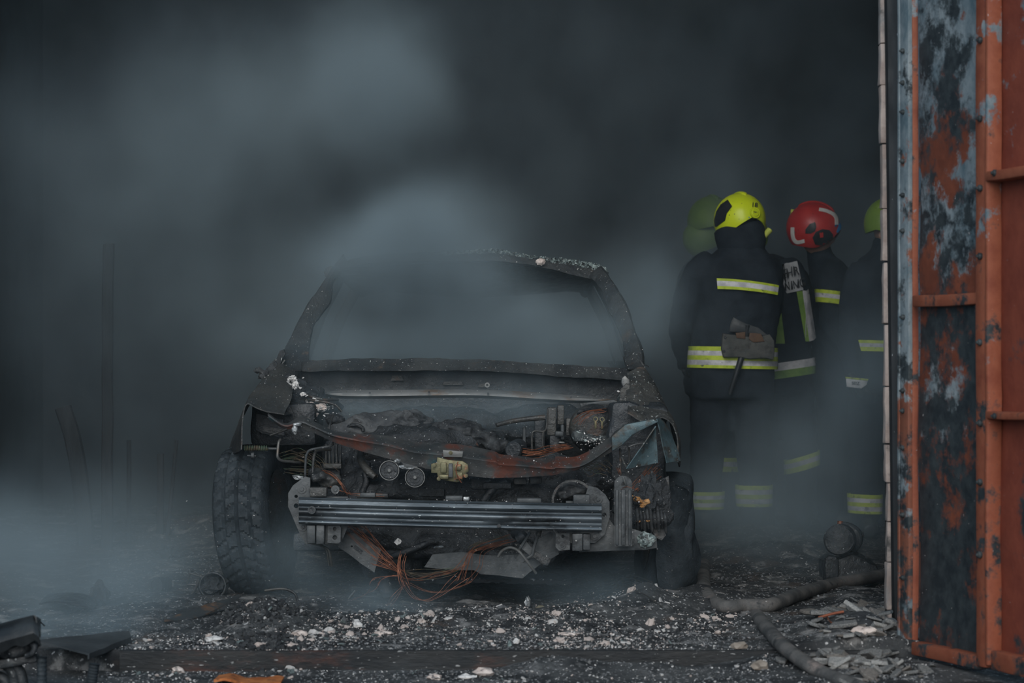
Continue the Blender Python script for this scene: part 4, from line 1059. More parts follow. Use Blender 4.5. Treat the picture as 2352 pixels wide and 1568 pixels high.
skin = mat('skin', (.36, .19, .13), (.44, .25, .18), 20, rough_=(.5, .7), bump=.1)
patch_m = mat('grey_reflective_patch', (.26, .27, .28), (.36, .37, .38), 14, rough_=(.5, .7), bump=.2)
ink = mat('black_lettering', (.012, .013, .014), rough_=(.6, .8), bump=0)
leather = mat('worn_grey_leather', (.042, .043, .039), (.075, .075, .069), 12, c3=(.028, .025, .023), a3=.58, s3=14, rough_=(.6, .85), bump=.4)
tan_leather = mat('brown_leather', (.07, .036, .02), (.10, .055, .03), 16, rough_=(.6, .8), bump=.3)
axe_steel = mat('dark_axe_steel', (.022, .025, .028), (.045, .048, .05), 16, rough_=(.45, .6), metal=.3, bump=.1)
FOLD = bpy.data.textures.new('cloth_folds', 'CLOUDS'); FOLD.noise_scale = .09; FOLD.noise_depth = 2


def ring(px, py, Y, rx, ry, n=28, tilt=0.0, yaw=0.0):
    c = P(px, py, Y); out = []
    for k in range(n):
        a = k / n * 2 * math.pi
        x, y = rx * math.copysign(abs(math.cos(a)) ** .85, math.cos(a)), ry * math.copysign(abs(math.sin(a)) ** .85, math.sin(a))
        x, y = x * math.cos(yaw) - y * math.sin(yaw), x * math.sin(yaw) + y * math.cos(yaw)
        out.append(c + Vector((x, y, x * tilt)))
    return out


def torso_bm(rows):
    bm = BM()
    cs = catmull([Vector((r[0], r[1], r[2])) for r in rows], 4); rs = catmull([Vector((r[3], r[4], 0)) for r in rows], 4)
    loft(bm, [ring(c.x, c.y, c.z, s.x, s.y) for c, s in zip(cs, rs)])
    return bm


def limb_bm(pts):
    bm = BM(); tube(bm, [P(p[0], p[1], p[2]) for p in pts], [p[3] for p in pts], 18, 6)
    return bm


def bvh_of(bm):
    bmesh.ops.triangulate(bm, faces=bm.faces[:])
    bmesh.ops.recalc_face_normals(bm, faces=bm.faces[:])
    return BVHTree.FromBMesh(bm)


def join_into(dst, src):
    me = bpy.data.meshes.new('tmp'); src.to_mesh(me); src.free(); dst.from_mesh(me); bpy.data.meshes.remove(me)


def cast(bvh, p, off=.012):
    """Nearest point of the garment along the line of sight to p, lifted off it."""
    o = Vector((0, 0, CH)); d = (p - o).normalized()
    h = bvh.ray_cast(o, d)
    if h[0] is None:
        h = bvh.find_nearest(p)
    n = h[1]
    if n.y > 0 and n.dot(d) > 0: n = -n
    return h[0] + n * off


def front_band(name, bvh, Y, tl, tr, bl, br, stripes, parent, off=.012, nx=24, sag=0.0):
    """Tape laid on the garment between two pixel lines; stripes = [(fraction, material index)]."""
    bm = BM(); fr = [0] + [s[0] for s in stripes]
    vs = []
    for f in fr:
        row = []
        for i in range(nx + 1):
            u = i / nx
            tx, ty = tl[0] + (tr[0] - tl[0]) * u, tl[1] + (tr[1] - tl[1]) * u + sag * 4 * u * (1 - u)
            bx, by = bl[0] + (br[0] - bl[0]) * u, bl[1] + (br[1] - bl[1]) * u + sag * 4 * u * (1 - u)
            row.append(bm.verts.new(cast(bvh, P(tx + (bx - tx) * f, ty + (by - ty) * f, Y), off)))
        vs.append(row)
    for j, (f, mi) in enumerate(stripes):
        for i in range(nx):
            q = bm.faces.new((vs[j][i], vs[j][i + 1], vs[j + 1][i + 1], vs[j + 1][i])); q.material_index = mi
    bm.normal_update()
    bmesh.ops.solidify(bm, geom=bm.faces[:], thickness=.003)
    return obj(name, bm, [lime, silver, green_tape, patch_m], parent)


def wrap_band(name, bvh, px, Y, y0, y1, stripes, parent, off=.012, slope=0.0, n=64, rad=.6):
    """Tape round a torso, sleeve or leg at image rows y0..y1; slope = rise in metres per metre of x."""
    bm = BM(); fr = [0] + [s[0] for s in stripes]; vs = []
    for f in fr:
        c = P(px, y0 + (y1 - y0) * f, Y); row = []
        for i in range(n):
            a = i / n * 2 * math.pi; d = Vector((math.cos(a), math.sin(a), slope * math.cos(a)))
            h = bvh.ray_cast(c, d, rad)
            p = h[0] if h[0] is not None else c + d * .1
            row.append(bm.verts.new(p + d.normalized() * off))
        vs.append(row)
    for j, (f, mi) in enumerate(stripes):
        for i in range(n):
            q = bm.faces.new((vs[j][i], vs[j][(i + 1) % n], vs[j + 1][(i + 1) % n], vs[j + 1][i])); q.material_index = mi
    bm.normal_update()
    bmesh.ops.solidify(bm, geom=bm.faces[:], thickness=.003)
    return obj(name, bm, [lime, silver, green_tape, patch_m], parent)


BELT = [(.2, 0), (.42, 1), (.63, 0), (.86, 1), (1, 0)]
BAND = [(.22, 0), (.72, 1), (1, 0)]
LEG = [(.28, 0), (.62, 1), (1, 0)]


def body_obj(pieces, parent):
    bm = BM()
    for q in pieces: join_into(bm, q)
    o = obj('body', bm, cloth, parent)
    md = o.modifiers.new('fuse', 'REMESH'); md.mode = 'VOXEL'; md.voxel_size = .016; md.use_smooth_shade = True
    dp = o.modifiers.new('folds', 'DISPLACE'); dp.texture = FOLD; dp.strength = .028; dp.mid_level = .5
    sm = o.modifiers.new('soften', 'SMOOTH'); sm.factor = .5; sm.iterations = 3
    return o


def glove(w_, d, palm_n, parent, curl=.5, left=True, name='glove'):
    """Gloved hand: palm, four fingers of different lengths and a thumb leaving the side of the palm."""
    d = Vector(d).normalized(); pn = Vector(palm_n); pn = (pn - d * pn.dot(d)).normalized(); s = d.cross(pn) * (1 if left else -1)
    w_ = Vector(w_); bm = BM()
    tube(bm, [w_ - d * .05, w_ - d * .01, w_ + d * .04, w_ + d * .09], [.045, .038, .044, .040], 14, 4, flat=.6)
    for k, (sx, ln) in enumerate(((-.033, .078), (-.011, .090), (.011, .084), (.033, .066))):
        b = w_ + d * (.088 - .004 * abs(k - 1.2)) + s * sx
        a1, a2 = curl * .5, curl * 1.3
        q1 = b + (d * math.cos(a1) + pn * math.sin(a1)) * ln * .42
        q2 = q1 + (d * math.cos(a2) + pn * math.sin(a2)) * ln * .33
        q3 = q2 + (d * math.cos(a2 * 1.4) + pn * math.sin(a2 * 1.4)) * ln * .25
        tube(bm, [b - d * .015, b, q1, q2, q3], [.0115, .012, .0115, .011, .009], 10, 3)
    b = w_ + d * .03 - s * .036
    tube(bm, [b + s * .012, b, b + d * .03 - s * .022 + pn * .012, b + d * .056 - s * .026 + pn * .026], [.014, .014, .0125, .010], 10, 3)
    o = obj(name, bm, black_plastic if name == 'glove' else cloth, parent)
    md = o.modifiers.new('fuse', 'REMESH'); md.mode = 'VOXEL'; md.voxel_size = .006; md.use_smooth_shade = True
    return o


def boot(ankle, direction, parent):
    a = Vector(ankle); d = Vector((direction[0], direction[1], 0)).normalized()
    z0 = floor_h(a.x, a.y)
    bm = BM()
    tube(bm, [Vector((a.x, a.y, a.z + .04)), Vector((a.x, a.y, z0 + .12)), Vector((a.x, a.y, z0 + .06))], [.078, .070, .066], 16, 3)
    h = Vector((a.x, a.y, z0 + .055)) - d * .06
    tube(bm, [h, h + d * .09 + Vector((0, 0, .012)), h + d * .19, h + d * .255 - Vector((0, 0, .006))], [.050, .060, .052, .036], 16, 4, flat=.95)
    for v in bm.verts: v.co.z = max(v.co.z, z0 + .002)
    o = obj('boot', bm, black_plastic, parent)
    md = o.modifiers.new('fuse', 'REMESH'); md.mode = 'VOXEL'; md.voxel_size = .008; md.use_smooth_shade = True
    return o


def frame(front, up):
    f = Vector(front).normalized(); u = Vector(up); u = (u - f * u.dot(f)).normalized(); r = f.cross(u)
    return Matrix((r, f, u)).transposed()      # columns right, front, up


def head_obj(c, Fm, parent, m=None):
    bm = BM(); lump(bm, (0, 0, 0), (.076, .095, .115), .0, 1, 4)
    for v in bm.verts:
        p = v.co
        if p.z < -.03: p.x *= 1 - .25 * (-.03 - p.z) / .085
        p.y += .020 * math.exp(-((p.x / .014) ** 2 + ((p.z + .015) / .024) ** 2)) * (1 if p.y > 0 else 0)       # nose
        p.y -= .010 * (math.exp(-(((p.x - .032) / .016) ** 2 + ((p.z - .008) / .011) ** 2)) + math.exp(-(((p.x + .032) / .016) ** 2 + ((p.z - .008) / .011) ** 2))) * (1 if p.y > 0 else 0)
        p.y += .005 * math.exp(-((p.x / .024) ** 2 + ((p.z + .056) / .008) ** 2)) * (1 if p.y > 0 else 0)
    for sx in (-1, 1):
        lump(bm, (sx * .078, -.008, -.012), (.010, .018, .030), .1, 2, 2)
        lump(bm, (sx * .032, .080, .008), (.012, .010, .009), 0, 1, 2)
    for v in bm.verts: v.co = Vector(c) + Fm @ v.co
    return obj('head', bm, m or skin, parent)


def helmet_shell(bm, c, Fm, rx, ry, rz, tmax, n=48, nt=22, flare=.0):
    """Open shell; tmax(phi) = angle of the rim from the crown (phi 0 = front)."""
    rows = []
    for j in range(nt + 1):
        r = []
        for i in range(n + 1):
            ph = i / n * 2 * math.pi; t = math.radians(tmax(ph)) * j / nt
            k = 1 + flare * max(0, j / nt - .85) / .15
            p = Vector((rx * math.sin(t) * math.sin(ph) * k, ry * math.sin(t) * math.cos(ph) * k, rz * math.cos(t)))
            r.append(Vector(c) + Fm @ p)
        rows.append(r)
    vs = [[bm.verts.new(p) for p in r[:-1]] for r in rows[1:]]
    topv = bm.verts.new(rows[0][0])
    fs = []
    for i in range(n):
        fs.append(bm.faces.new((topv, vs[0][(i + 1) % n], vs[0][i])))
    for a, b in zip(vs, vs[1:]):
        for i in range(n):
            fs.append(bm.faces.new((a[i], a[(i + 1) % n], b[(i + 1) % n], b[i])))
    bmesh.ops.recalc_face_normals(bm, faces=bm.faces[:])
    return bm


def helmet(c, Fm, m, parent, rx=.128, ry=.15, rz=.14, rim=None):
    rim = rim or (lambda ph: 98 - 8 * math.cos(ph) + 14 * abs(math.sin(ph)))
    bm = BM(); helmet_shell(bm, c, Fm, rx, ry, rz, rim, flare=.02)
    q = bm.copy(); bv = bvh_of(q); q.free()
    bmesh.ops.solidify(bm, geom=bm.faces[:], thickness=.006)
    h = obj('helmet', bm, m, parent)
    bm = BM()
    pts = [Vector(c) + Fm @ Vector((0, ry * 1.0 * math.sin(a), rz * 1.01 * math.cos(a))) for a in [(-.75 + 1.5 * k / 12) for k in range(13)]]
    tube(bm, pts, [.004] + [.016] * 11 + [.004], 10, 2, flat=.5); obj('helmet_crest', bm, m, h)
    return h, bv


def poly_on(name, bvh, px, Y, m, parent, off=.003, cut=6):
    """Flat marking cut to a pixel outline and laid on a curved shell."""
    bm = BM(); vs = [bm.verts.new(P(x, y, Y)) for x, y in px]
    f = bm.faces.new(vs)
    bmesh.ops.triangulate(bm, faces=[f])
    for _ in range(3):
        bmesh.ops.subdivide_edges(bm, edges=[e for e in bm.edges if e.calc_length() > .012], cuts=1)
        bmesh.ops.triangulate(bm, faces=[f for f in bm.faces if len(f.verts) > 3])
    for v in bm.verts: v.co = cast(bvh, v.co, off)
    bmesh.ops.solidify(bm, geom=bm.faces[:], thickness=.0015)
    return obj(name, bm, m, parent)


def text_on(name, s, bvh, px, py, Y, hpx, parent, rot=0.0, off=.005, m=None, shear=0.0, sx=1.0):
    cu = bpy.data.curves.new('t', 'FONT'); cu.body = s; cu.align_x = 'CENTER'; cu.align_y = 'CENTER'; cu.size = 1; cu.offset = .015; cu.shear = shear
    to = bpy.data.objects.new('t', cu); COL.objects.link(to)
    bpy.context.view_layer.update()
    me = bpy.data.meshes.new_from_object(to.evaluated_get(bpy.context.evaluated_depsgraph_get()))
    bm = BM(); bm.from_mesh(me)
    bpy.data.objects.remove(to); bpy.data.curves.remove(cu); bpy.data.meshes.remove(me)
    k = hpx / .7; c, sn = math.cos(rot), math.sin(rot)
    bmesh.ops.triangulate(bm, faces=bm.faces[:])
    for v in bm.verts:
        x, y = v.co.x * k * sx, v.co.y * k
        p = P(px + x * c - y * sn, py - (x * sn + y * c), Y)
        v.co = cast(bvh, p, off) if bvh is not None else p
    return obj(name, bm, m or ink, parent, smooth=False)


def leg(pts):
    return limb_bm(pts)


# ---- nearest firefighter, back to the camera, yellow helmet
YA = 12.9
pa = thing('person', 'person in dark turnout coat and yellow helmet marked 18, back turned, axe on belt', 'person', (P(1682, 0, YA).x, YA, 0), 'firefighters inside the garage')
tA_rows = [(1682, 915, YA, .222, .17), (1682, 850, YA, .228, .178), (1684, 790, YA, .224, .176), (1688, 735, YA, .222, .172), (1694, 680, YA, .232, .168), (1697, 635, YA, .232, .160), (1700, 600, YA, .20, .142), (1702, 574, YA, .13, .115), (1703, 550, YA, .110, .105), (1703, 520, YA + .02, .10, .10)]
tb = torso_bm(tA_rows); q = tb.copy(); bvA = bvh_of(q); q.free()
legL = leg([(1640, 880, YA, .115), (1632, 960, YA - .01, .105), (1626, 1060, YA - .03, .088), (1623, 1140, YA, .082), (1621, 1215, YA + .02, .074)])
legR = leg([(1726, 880, YA, .115), (1729, 960, YA - .02, .105), (1731, 1060, YA - .04, .088), (1732, 1140, YA - .02, .085), (1733, 1215, YA, .074)])
q = legL.copy(); bvL = bvh_of(q); q.free(); q = legR.copy(); bvR = bvh_of(q); q.free()
armL = limb_bm([(1640, 606, YA, .085), (1606, 628, YA, .085), (1578, 690, YA + .04, .074), (1564, 745, YA + .10, .064), (1566, 800, YA + .26, .052), (1572, 822, YA + .36, .044)])
armR = limb_bm([(1752, 606, YA, .085), (1766, 632, YA + .02, .080), (1768, 700, YA + .14, .070), (1758, 755, YA + .24, .062), (1740, 790, YA + .40, .050)])
body_obj([tb, legL, legR, armL, armR], pa)
front_band('back_band', bvA, YA - .15, (1648, 640), (1784, 655), (1650, 664), (1781, 677), BAND, pa, nx=30, sag=-3)
wrap_band('belt_band', bvA, 1682, YA, 797, 846, BELT, pa, slope=-.02)
for k, y in enumerate((612,)):
    pass
cm = BM(); loft(cm, [ring(1703, 572, YA, .125, .118), ring(1701, 552, YA, .135, .125), ring(1698, 527, YA + .01, .134, .125, tilt=.14), ring(1698, 516, YA + .02, .122, .118, tilt=.22), ring(1698, 516, YA + .02, .09, .09, tilt=.22)], caps=False)
rough(cm, .006, 8, 2); obj('collar', cm, cloth, pa)
fA = frame((-.35, .9, -.25), (-.05, .12, 1))
hc = P(1699, 505, YA + .03)
head_obj(hc - Vector((0, 0, .03)), fA, pa, skin)
hA, bvH = helmet(hc, fA, helmet_yellow, pa, .136, .152, .143, rim=lambda ph: 107 + 4 * math.cos(ph) + 14 * abs(math.sin(ph)) + 12 * max(0, -math.sin(ph)))
q = BM(); lump(q, hc - Vector((0, .01, .045)), (.098, .118, .125), .03, 2, 4); obj('neck_guard', q, cloth, pa)
poly_on('visor', bvH, [(1672, 459), (1682, 474), (1670, 490), (1666, 506), (1647, 520), (1643, 520), (1641, 506), (1646, 486), (1656, 470)], YA - .1, black_plastic, hA)
q = BM(); p = cast(bvH, P(1733, 489, YA - .1), .0); nn = (p - hc).normalized(); annulus(q, p + nn * .008, .022, .030, .012, -nn, 28); disc(q, p + nn * .012, .022, .016, -nn, 24, .003); obj('visor_hinge', q, helmet_yellow, hA)
text_on('number_lettering', '18', bvH, 1732, 472, YA - .1, 10, hA, rot=-.08)
text_on('maker_lettering', 'Dräger', None, 1733, 486, (p + nn * .013).y - .004, 3.2, hA, rot=-.12)
poly_on('blue_clip', bvH, [(1719, 497), (1724, 503), (1732, 506), (1738, 505), (1737, 509), (1729, 510), (1720, 505)], YA - .1, blue_plastic, hA, off=.004)
q = BM(); tube(q, [P(1752, 546, YA - .02), P(1760, 537, YA - .03), P(1769, 527, YA - .04)], [.014, .016, .017], 14, 3); disc(q, P(1770, 526, YA - .04), .013, .01, (-.5, 0, -.6), 14, .003); obj('helmet_lamp', q, lamp_yellow, hA)
wrap_band('trouser_band', bvL, 1623, YA, 1128, 1168, BELT, pa, slope=0, rad=.2)
wrap_band('trouser_band', bvR, 1732, YA - .02, 1113, 1162, BELT, pa, slope=0, rad=.2)
for x, sgn in ((1621, -1), (1733, 1)):
    a = P(x, 1210, YA); boot(a, (sgn * .25, 1), pa)
glove(P(1573, 824, YA + .38), (.05, .8, -.5), (1, 0, -.2), pa, .8, True)
glove(P(1738, 792, YA + .42), (-.4, .6, -.2), (0, .2, -1), pa, .8, False)
# axe holster on the belt
q = BM(); prof_ = [(1660, 765), (1690, 769), (1720, 773), (1750, 772), (1768, 768), (1779, 782), (1780, 805), (1777, 826), (1757, 822), (1720, 824), (1700, 820), (1662, 819), (1658, 800)]
plate(q, prof_, YA - .235, .045, bevel=.006); rough(q, .003, 9, 3, maxlen=.05); hol = obj('axe_holster', q, leather, pa)
for x, y in ((1666, 775), (1663, 806)):
    q = BM(); disc(q, P(x, y, YA - .241), .007, .01, n=12, bevel=.002); obj('rivet', q, axe_steel, hol)
for pts in ([(1690, 764), (1712, 762), (1712, 778), (1692, 776)], [(1722, 764), (1748, 766), (1756, 784), (1730, 786), (1720, 778)]):
    q = BM(); plate(q, pts, YA - .242, .012, bevel=.002); obj('leather_flap', q, tan_leather, hol)
# the axe itself
axe = thing('axe', 'short fire axe with dark steel head hanging in the belt holster', 'axe', (P(1715, 0, YA - .2).x, YA - .2, P(0, 775, YA).z))
q = BM(); plate(q, [(1686, 729), (1680, 742), (1676, 762), (1700, 763), (1716, 765), (1744, 768), (1764, 776), (1762, 768), (1742, 752), (1717, 744), (1700, 736)], YA - .222, .022, bevel=.004); hd = obj('axe_head', q, axe_steel, axe)
q = BM(); tube(q, [P(1686, 729, YA - .214), P(1680, 743, YA - .214), P(1677, 761, YA - .214)], .0035, 6); obj('axe_edge', q, bar_steel, hd)
q = BM(); tube(q, [P(1717, 746, YA - .215), P(1712, 790, YA - .205), P(1700, 830, YA - .215), P(1688, 868, YA - .215), P(1676, 905, YA - .205)], [.014, .014, .016, .014, .011], 12); obj('axe_handle', q, black_plastic, axe)

# ---- person beside him with the lettered shoulder patch
YE = 13.62
pe = thing('person', 'person bending away behind the axe carrier, lettered grey patch on the shoulder', 'person', (P(1790, 0, YE).x, YE, 0), 'firefighters inside the garage')
tb = torso_bm([(1788, 905, YE, .19, .16), (1790, 850, YE, .19, .165), (1790, 790, YE, .182, .16), (1792, 720, YE, .175, .155), (1794, 665, YE + .03, .172, .15), (1792, 628, YE + .08, .155, .14), (1774, 602, YE + .14, .11, .12), (1748, 582, YE + .2, .08, .09)])
q = tb.copy(); bvE = bvh_of(q); q.free()
arm = limb_bm([(1800, 622, YE, .09), (1822, 640, YE - .05, .088), (1834, 700, YE - .02, .072), (1846, 748, YE + .05, .066), (1838, 790, YE + .26, .052), (1828, 800, YE + .36, .045)])
q = arm.copy(); bvEa = bvh_of(q); q.free()
q = tb.copy(); join_into(q, arm.copy()); bvEall = bvh_of(q); q.free()
l1 = leg([(1762, 880, YE, .11), (1752, 1000, YE, .095), (1748, 1080, YE, .085), (1750, 1210, YE + .05, .072)])
l2 = leg([(1822, 880, YE, .11), (1834, 980, YE - .05, .098), (1842, 1060, YE - .10, .088), (1838, 1130, YE, .082), (1836, 1205, YE + .06, .072)])
q = l2.copy(); bvE2 = bvh_of(q); q.free()
armL = limb_bm([(1776, 622, YE, .085), (1752, 650, YE + .05, .08), (1740, 720, YE + .15, .068), (1742, 770, YE + .3, .055)])
body_obj([tb, arm, armL, l1, l2], pe)
pt = front_band('shoulder_patch', bvEa, YE - .2, (1788, 613), (1828, 605), (1788, 676), (1842, 664), [(1, 3)], pe, nx=14, off=.02)
text_on('patch_lettering', 'WEHR', bvEa, 1807, 631, YE - .2, 17, pt, rot=.28, off=.026, sx=.72, shear=.15)
text_on('patch_lettering', 'ENNING', bvEa, 1815, 655, YE - .2, 17, pt, rot=.24, off=.026, sx=.62, shear=.15)
front_band('side_tape', bvEall, YE - .2, (1772, 718), (1792, 700), (1778, 789), (1802, 789), [(1, 2)], pe, nx=8)
front_band('side_tape', bvEall, YE - .2, (1829, 668), (1840, 666), (1846, 784), (1855, 784), [(1, 2)], pe, nx=6, off=.013)
front_band('side_tape', bvEall, YE - .2, (1841, 665), (1850, 668), (1854, 784), (1866, 780), [(1, 1)], pe, nx=6, off=.014)
front_band('side_tape', bvEall, YE - .2, (1766, 738), (1774, 742), (1772, 770), (1781, 776), [(1, 1)], pe, nx=6, off=.014)
wrap_band('hem_band', bvE, 1790, YE, 832, 868, [(.5, 1), (1, 2)], pe, slope=.14)
wrap_band('trouser_band', bvE2, 1842, YE - .10, 1045, 1078, LEG, pe, slope=.30, rad=.2)
boot(P(1750, 1205, YE + .05), (-.2, 1), pe); boot(P(1836, 1205, YE + .06), (.3, 1), pe)
fE = frame((-.2, .85, -.5), (0, .5, .85)); hc = P(1716, 548, YE + .30)
head_obj(hc, fE, pe); helmet(hc + Vector((0, 0, .02)), fE, helmet_green, pe, .12, .14, .13)
glove(P(1826, 802, YE + .38), (-.1, .9, -.2), (-1, 0, 0), pe, .8, False)

# ---- person with the red helmet, facing right
YC = 14.0
pc = thing('person', 'person in red helmet with white strips, head bowed to the right', 'person', (P(1922, 0, YC).x, YC, 0), 'firefighters inside the garage')
tb = torso_bm([(1930, 910, YC, .165, .20), (1930, 840, YC, .165, .205), (1928, 760, YC, .16, .20), (1924, 690, YC, .155, .20), (1914, 640, YC, .14, .18), (1900, 608, YC, .105, .13), (1886, 585, YC, .075, .085), (1878, 560, YC, .065, .07)])
arm = limb_bm([(1918, 625, YC - .10, .080), (1908, 650, YC - .20, .078), (1908, 700, YC - .22, .070), (1912, 752, YC - .22, .062), (1950, 790, YC - .22, .052), (1975, 800, YC - .2, .044)])
q = arm.copy(); bvC = bvh_of(q); q.free()
arm2 = limb_bm([(1918, 625, YC + .1, .08), (1912, 690, YC + .22, .07), (1920, 750, YC + .22, .06), (1960, 790, YC + .2, .05)])
l1 = leg([(1920, 890, YC - .1, .11), (1915, 1000, YC - .1, .095), (1912, 1080, YC - .1, .085), (1905, 1195, YC - .1, .072)])
l2 = leg([(1940, 890, YC + .1, .11), (1950, 1000, YC + .1, .095), (1952, 1080, YC + .1, .085), (1950, 1195, YC + .1, .072)])
body_obj([tb, arm, arm2, l1, l2], pc)
wrap_band('sleeve_band', bvC, 1908, YC - .21, 668, 697, LEG, pc, slope=-.12, rad=.2)
boot(P(1905, 1190, YC - .1), (1, -.1), pc); boot(P(1950, 1190, YC + .1), (1, .1), pc)
glove(P(1977, 800, YC - .2), (1, 0, -.1), (0, 1, -.2), pc, .7, False); glove(P(1962, 792, YC + .2), (1, 0, -.1), (0, -1, -.2), pc, .7, True)
fC = frame((.95, -.25, -.16), (.16, -.1, 1)); hc = P(1868, 524, YC - .05)
head_obj(hc + Vector((.02, 0, -.035)), fC, pc)
hC, bvK = helmet(hc, fC, helmet_red, pc, .135, .156, .150, rim=lambda ph: 138 - 56 * max(0, math.cos(ph)) ** 3)
def cstrip(pts, w_):
    q = BM(); cc = catmull([Vector((x, y, 0)) for x, y in pts], 6); rows = []
    for i, p in enumerate(cc):
        t = (cc[min(i + 1, len(cc) - 1)] - cc[max(i - 1, 0)]).normalized(); n_ = Vector((-t.y, t.x, 0))
        rows.append([cast(bvK, P(p.x + n_.x * w_ * k, p.y + n_.y * w_ * k, YC - .2), .003) for k in (-.5, 0, .5)])
    sheet(q, rows, .002); obj('reflective_strip', q, white_strip, hC)
cstrip([(1881, 481), (1896, 484), (1912, 491), (1920, 500), (1921, 516)], 7.5)
cstrip([(1821, 522), (1821, 538), (1824, 550), (1832, 556), (1848, 553)], 8)
poly_on('air_vent', bvK, [(1850, 527), (1860, 514), (1872, 510), (1875, 520), (1872, 531), (1862, 536), (1850, 536)], YC - .2, black_plastic, hC)
poly_on('visor_hinge', bvK, [(1866, 545), (1874, 532), (1888, 526), (1904, 528), (1912, 538), (1912, 550), (1904, 561), (1884, 562), (1872, 560)], YC - .2, black_plastic, hC, off=.005)
poly_on('hinge_mark', bvK, [(1882, 534), (1890, 533), (1890, 544), (1883, 545)], YC - .2, helmet_red, hC, off=.008)
poly_on('blue_clip', bvK, [(1926, 512), (1932, 515), (1927, 535), (1919, 533)], YC - .2, blue_plastic, hC, off=.006)
q = BM(); tube(q, [P(1832, 489, YC + .02), P(1816, 487, YC + .02)], .018, 14, 0); obj('helmet_lamp', q, lamp_yellow, hC)

# ---- person half hidden behind the jamb
YD = 13.3
pd = thing('person', 'person half hidden behind the door jamb, pale glove cuff and lime boot bands', 'person', (P(2040, 0, YD).x, YD, 0), 'firefighters inside the garage')
tb = torso_bm([(2040, 905, YD, .21, .16), (2040, 840, YD, .215, .165), (2040, 760, YD, .21, .16), (2040, 680, YD, .215, .16), (2040, 635, YD, .21, .15), (2040, 602, YD, .17, .13), (2040, 575, YD, .10, .10), (2040, 545, YD, .075, .08)])
q = tb.copy(); bvD = bvh_of(q); q.free()
arm = limb_bm([(1985, 620, YD, .08), (1966, 650, YD, .078), (1952, 730, YD - .03, .066), (1948, 790, YD - .08, .06), (1955, 840, YD - .22, .05), (1962, 868, YD - .28, .044)])
q = arm.copy(); bvDa = bvh_of(q); q.free()
arm2 = limb_bm([(2095, 620, YD, .08), (2120, 700, YD, .07), (2125, 780, YD - .05, .055)])
l1 = leg([(1998, 885, YD, .115), (1990, 1000, YD, .10), (1987, 1080, YD, .09), (1987, 1200, YD, .078)])
l2 = leg([(2075, 885, YD, .115), (2085, 1080, YD, .09), (2085, 1200, YD, .078)])
q = l1.copy(); bvD1 = bvh_of(q); q.free()
body_obj([tb, arm, arm2, l1, l2], pd)
wrap_band('hem_band', bvD, 2040, YD, 783, 808, LEG, pd, slope=-.03)
wrap_band('trouser_band', bvD1, 1987, YD, 1134, 1178, BELT, pd, slope=-.04, rad=.2)
gl = glove(P(1966, 876, YD - .30), (.35, -.2, -.6), (.6, .5, 0), pd, .9, True)
text_on('cuff_lettering', 'SEIZ', None, 1965, 880, YD - .40, 7, pd, rot=-.05)
q = BM(); plate(q, [(1943, 868), (1970, 871), (1994, 873), (1990, 884), (1978, 892), (1945, 888)], YD - .395, .012, bevel=.002); obj('cuff_patch', q, [silver], pd)
q = BM(); plate(q, [(1942, 865), (1972, 868), (1995, 870), (1994, 874), (1970, 872), (1943, 869)], YD - .397, .014, bevel=.001); obj('cuff_trim', q, [lime], pd)
boot(P(1987, 1195, YD), (0, -1), pd); boot(P(2085, 1195, YD), (.2, -1), pd)
fD = frame((-.5, -.7, -.25), (0, 0, 1)); hc = P(2040, 512, YD)
head_obj(hc - Vector((0, 0, .03)), fD, pd); helmet(hc, fD, helmet_green, pd, .128, .15, .14)

# ---- person further back in the smoke
YB = 14.3
pb = thing('person', 'person dim in thick smoke at the back, green helmet behind the yellow one', 'person', (P(1648, 0, YB).x, YB, 0), 'firefighters inside the garage')
tb = torso_bm([(1650, 905, YB, .20, .16), (1650, 800, YB, .21, .165), (1648, 700, YB, .21, .16), (1645, 640, YB, .20, .15), (1642, 605, YB, .16, .13), (1640, 580, YB, .10, .10), (1638, 550, YB, .075, .08)])
a1 = limb_bm([(1600, 625, YB, .08), (1582, 650, YB, .075), (1574, 740, YB, .065), (1590, 800, YB + .2, .05)])
a2 = limb_bm([(1690, 625, YB, .08), (1706, 650, YB, .075), (1712, 740, YB, .065), (1700, 800, YB + .2, .05)])
l1 = leg([(1625, 885, YB, .11), (1618, 1060, YB, .085), (1612, 1175, YB, .072)])
l2 = leg([(1674, 885, YB, .11), (1674, 1060, YB, .085), (1676, 1175, YB, .072)])
q = l2.copy(); bvB = bvh_of(q); q.free()
body_obj([tb, a1, a2, l1, l2], pb)
wrap_band('trouser_band', bvB, 1674, YB, 1050, 1082, LEG, pb, rad=.2)
boot(P(1612, 1175, YB), (-.2, 1), pb); boot(P(1676, 1175, YB), (.2, 1), pb)
helmet_dim = mat('smoke_dimmed_green_helmet', (.07, .12, .015), (.10, .16, .02), 6, rough_=(.5, .7), bump=0)  # green darkened in the colour itself to imitate dimming by the smoke
fB = frame((-.3, .9, -.1), (0, 0, 1)); hc = P(1634, 508, YB)
head_obj(hc - Vector((0, 0, .03)), fB, pb); helmet(hc, fB, helmet_dim, pb, .14, .16, .15)
q = BM(); lump(q, hc + Vector((-.04, 0, -.10)), (.13, .12, .12), .05, 2, 3); obj('neck_guard', q, helmet_dim, pb)
glove(P(1592, 803, YB + .22), (.1, .8, -.4), (1, 0, 0), pb, .8, True); glove(P(1699, 803, YB + .22), (-.1, .8, -.4), (-1, 0, 0), pb, .8, False)
# ================================================================== LOOSE THINGS
hose_m = mat('sooty_fire_hose', (.055, .056, .056), (.13, .122, .115), 7, c3=(.035, .037, .038), a3=.60, s3=14, speck=(.4, .38, .36), aspeck=.735, sspeck=60, rough_=(.7, .9), bump=.4, bscale=140, c4=(.19, .155, .14), a4=.64, s4=5)


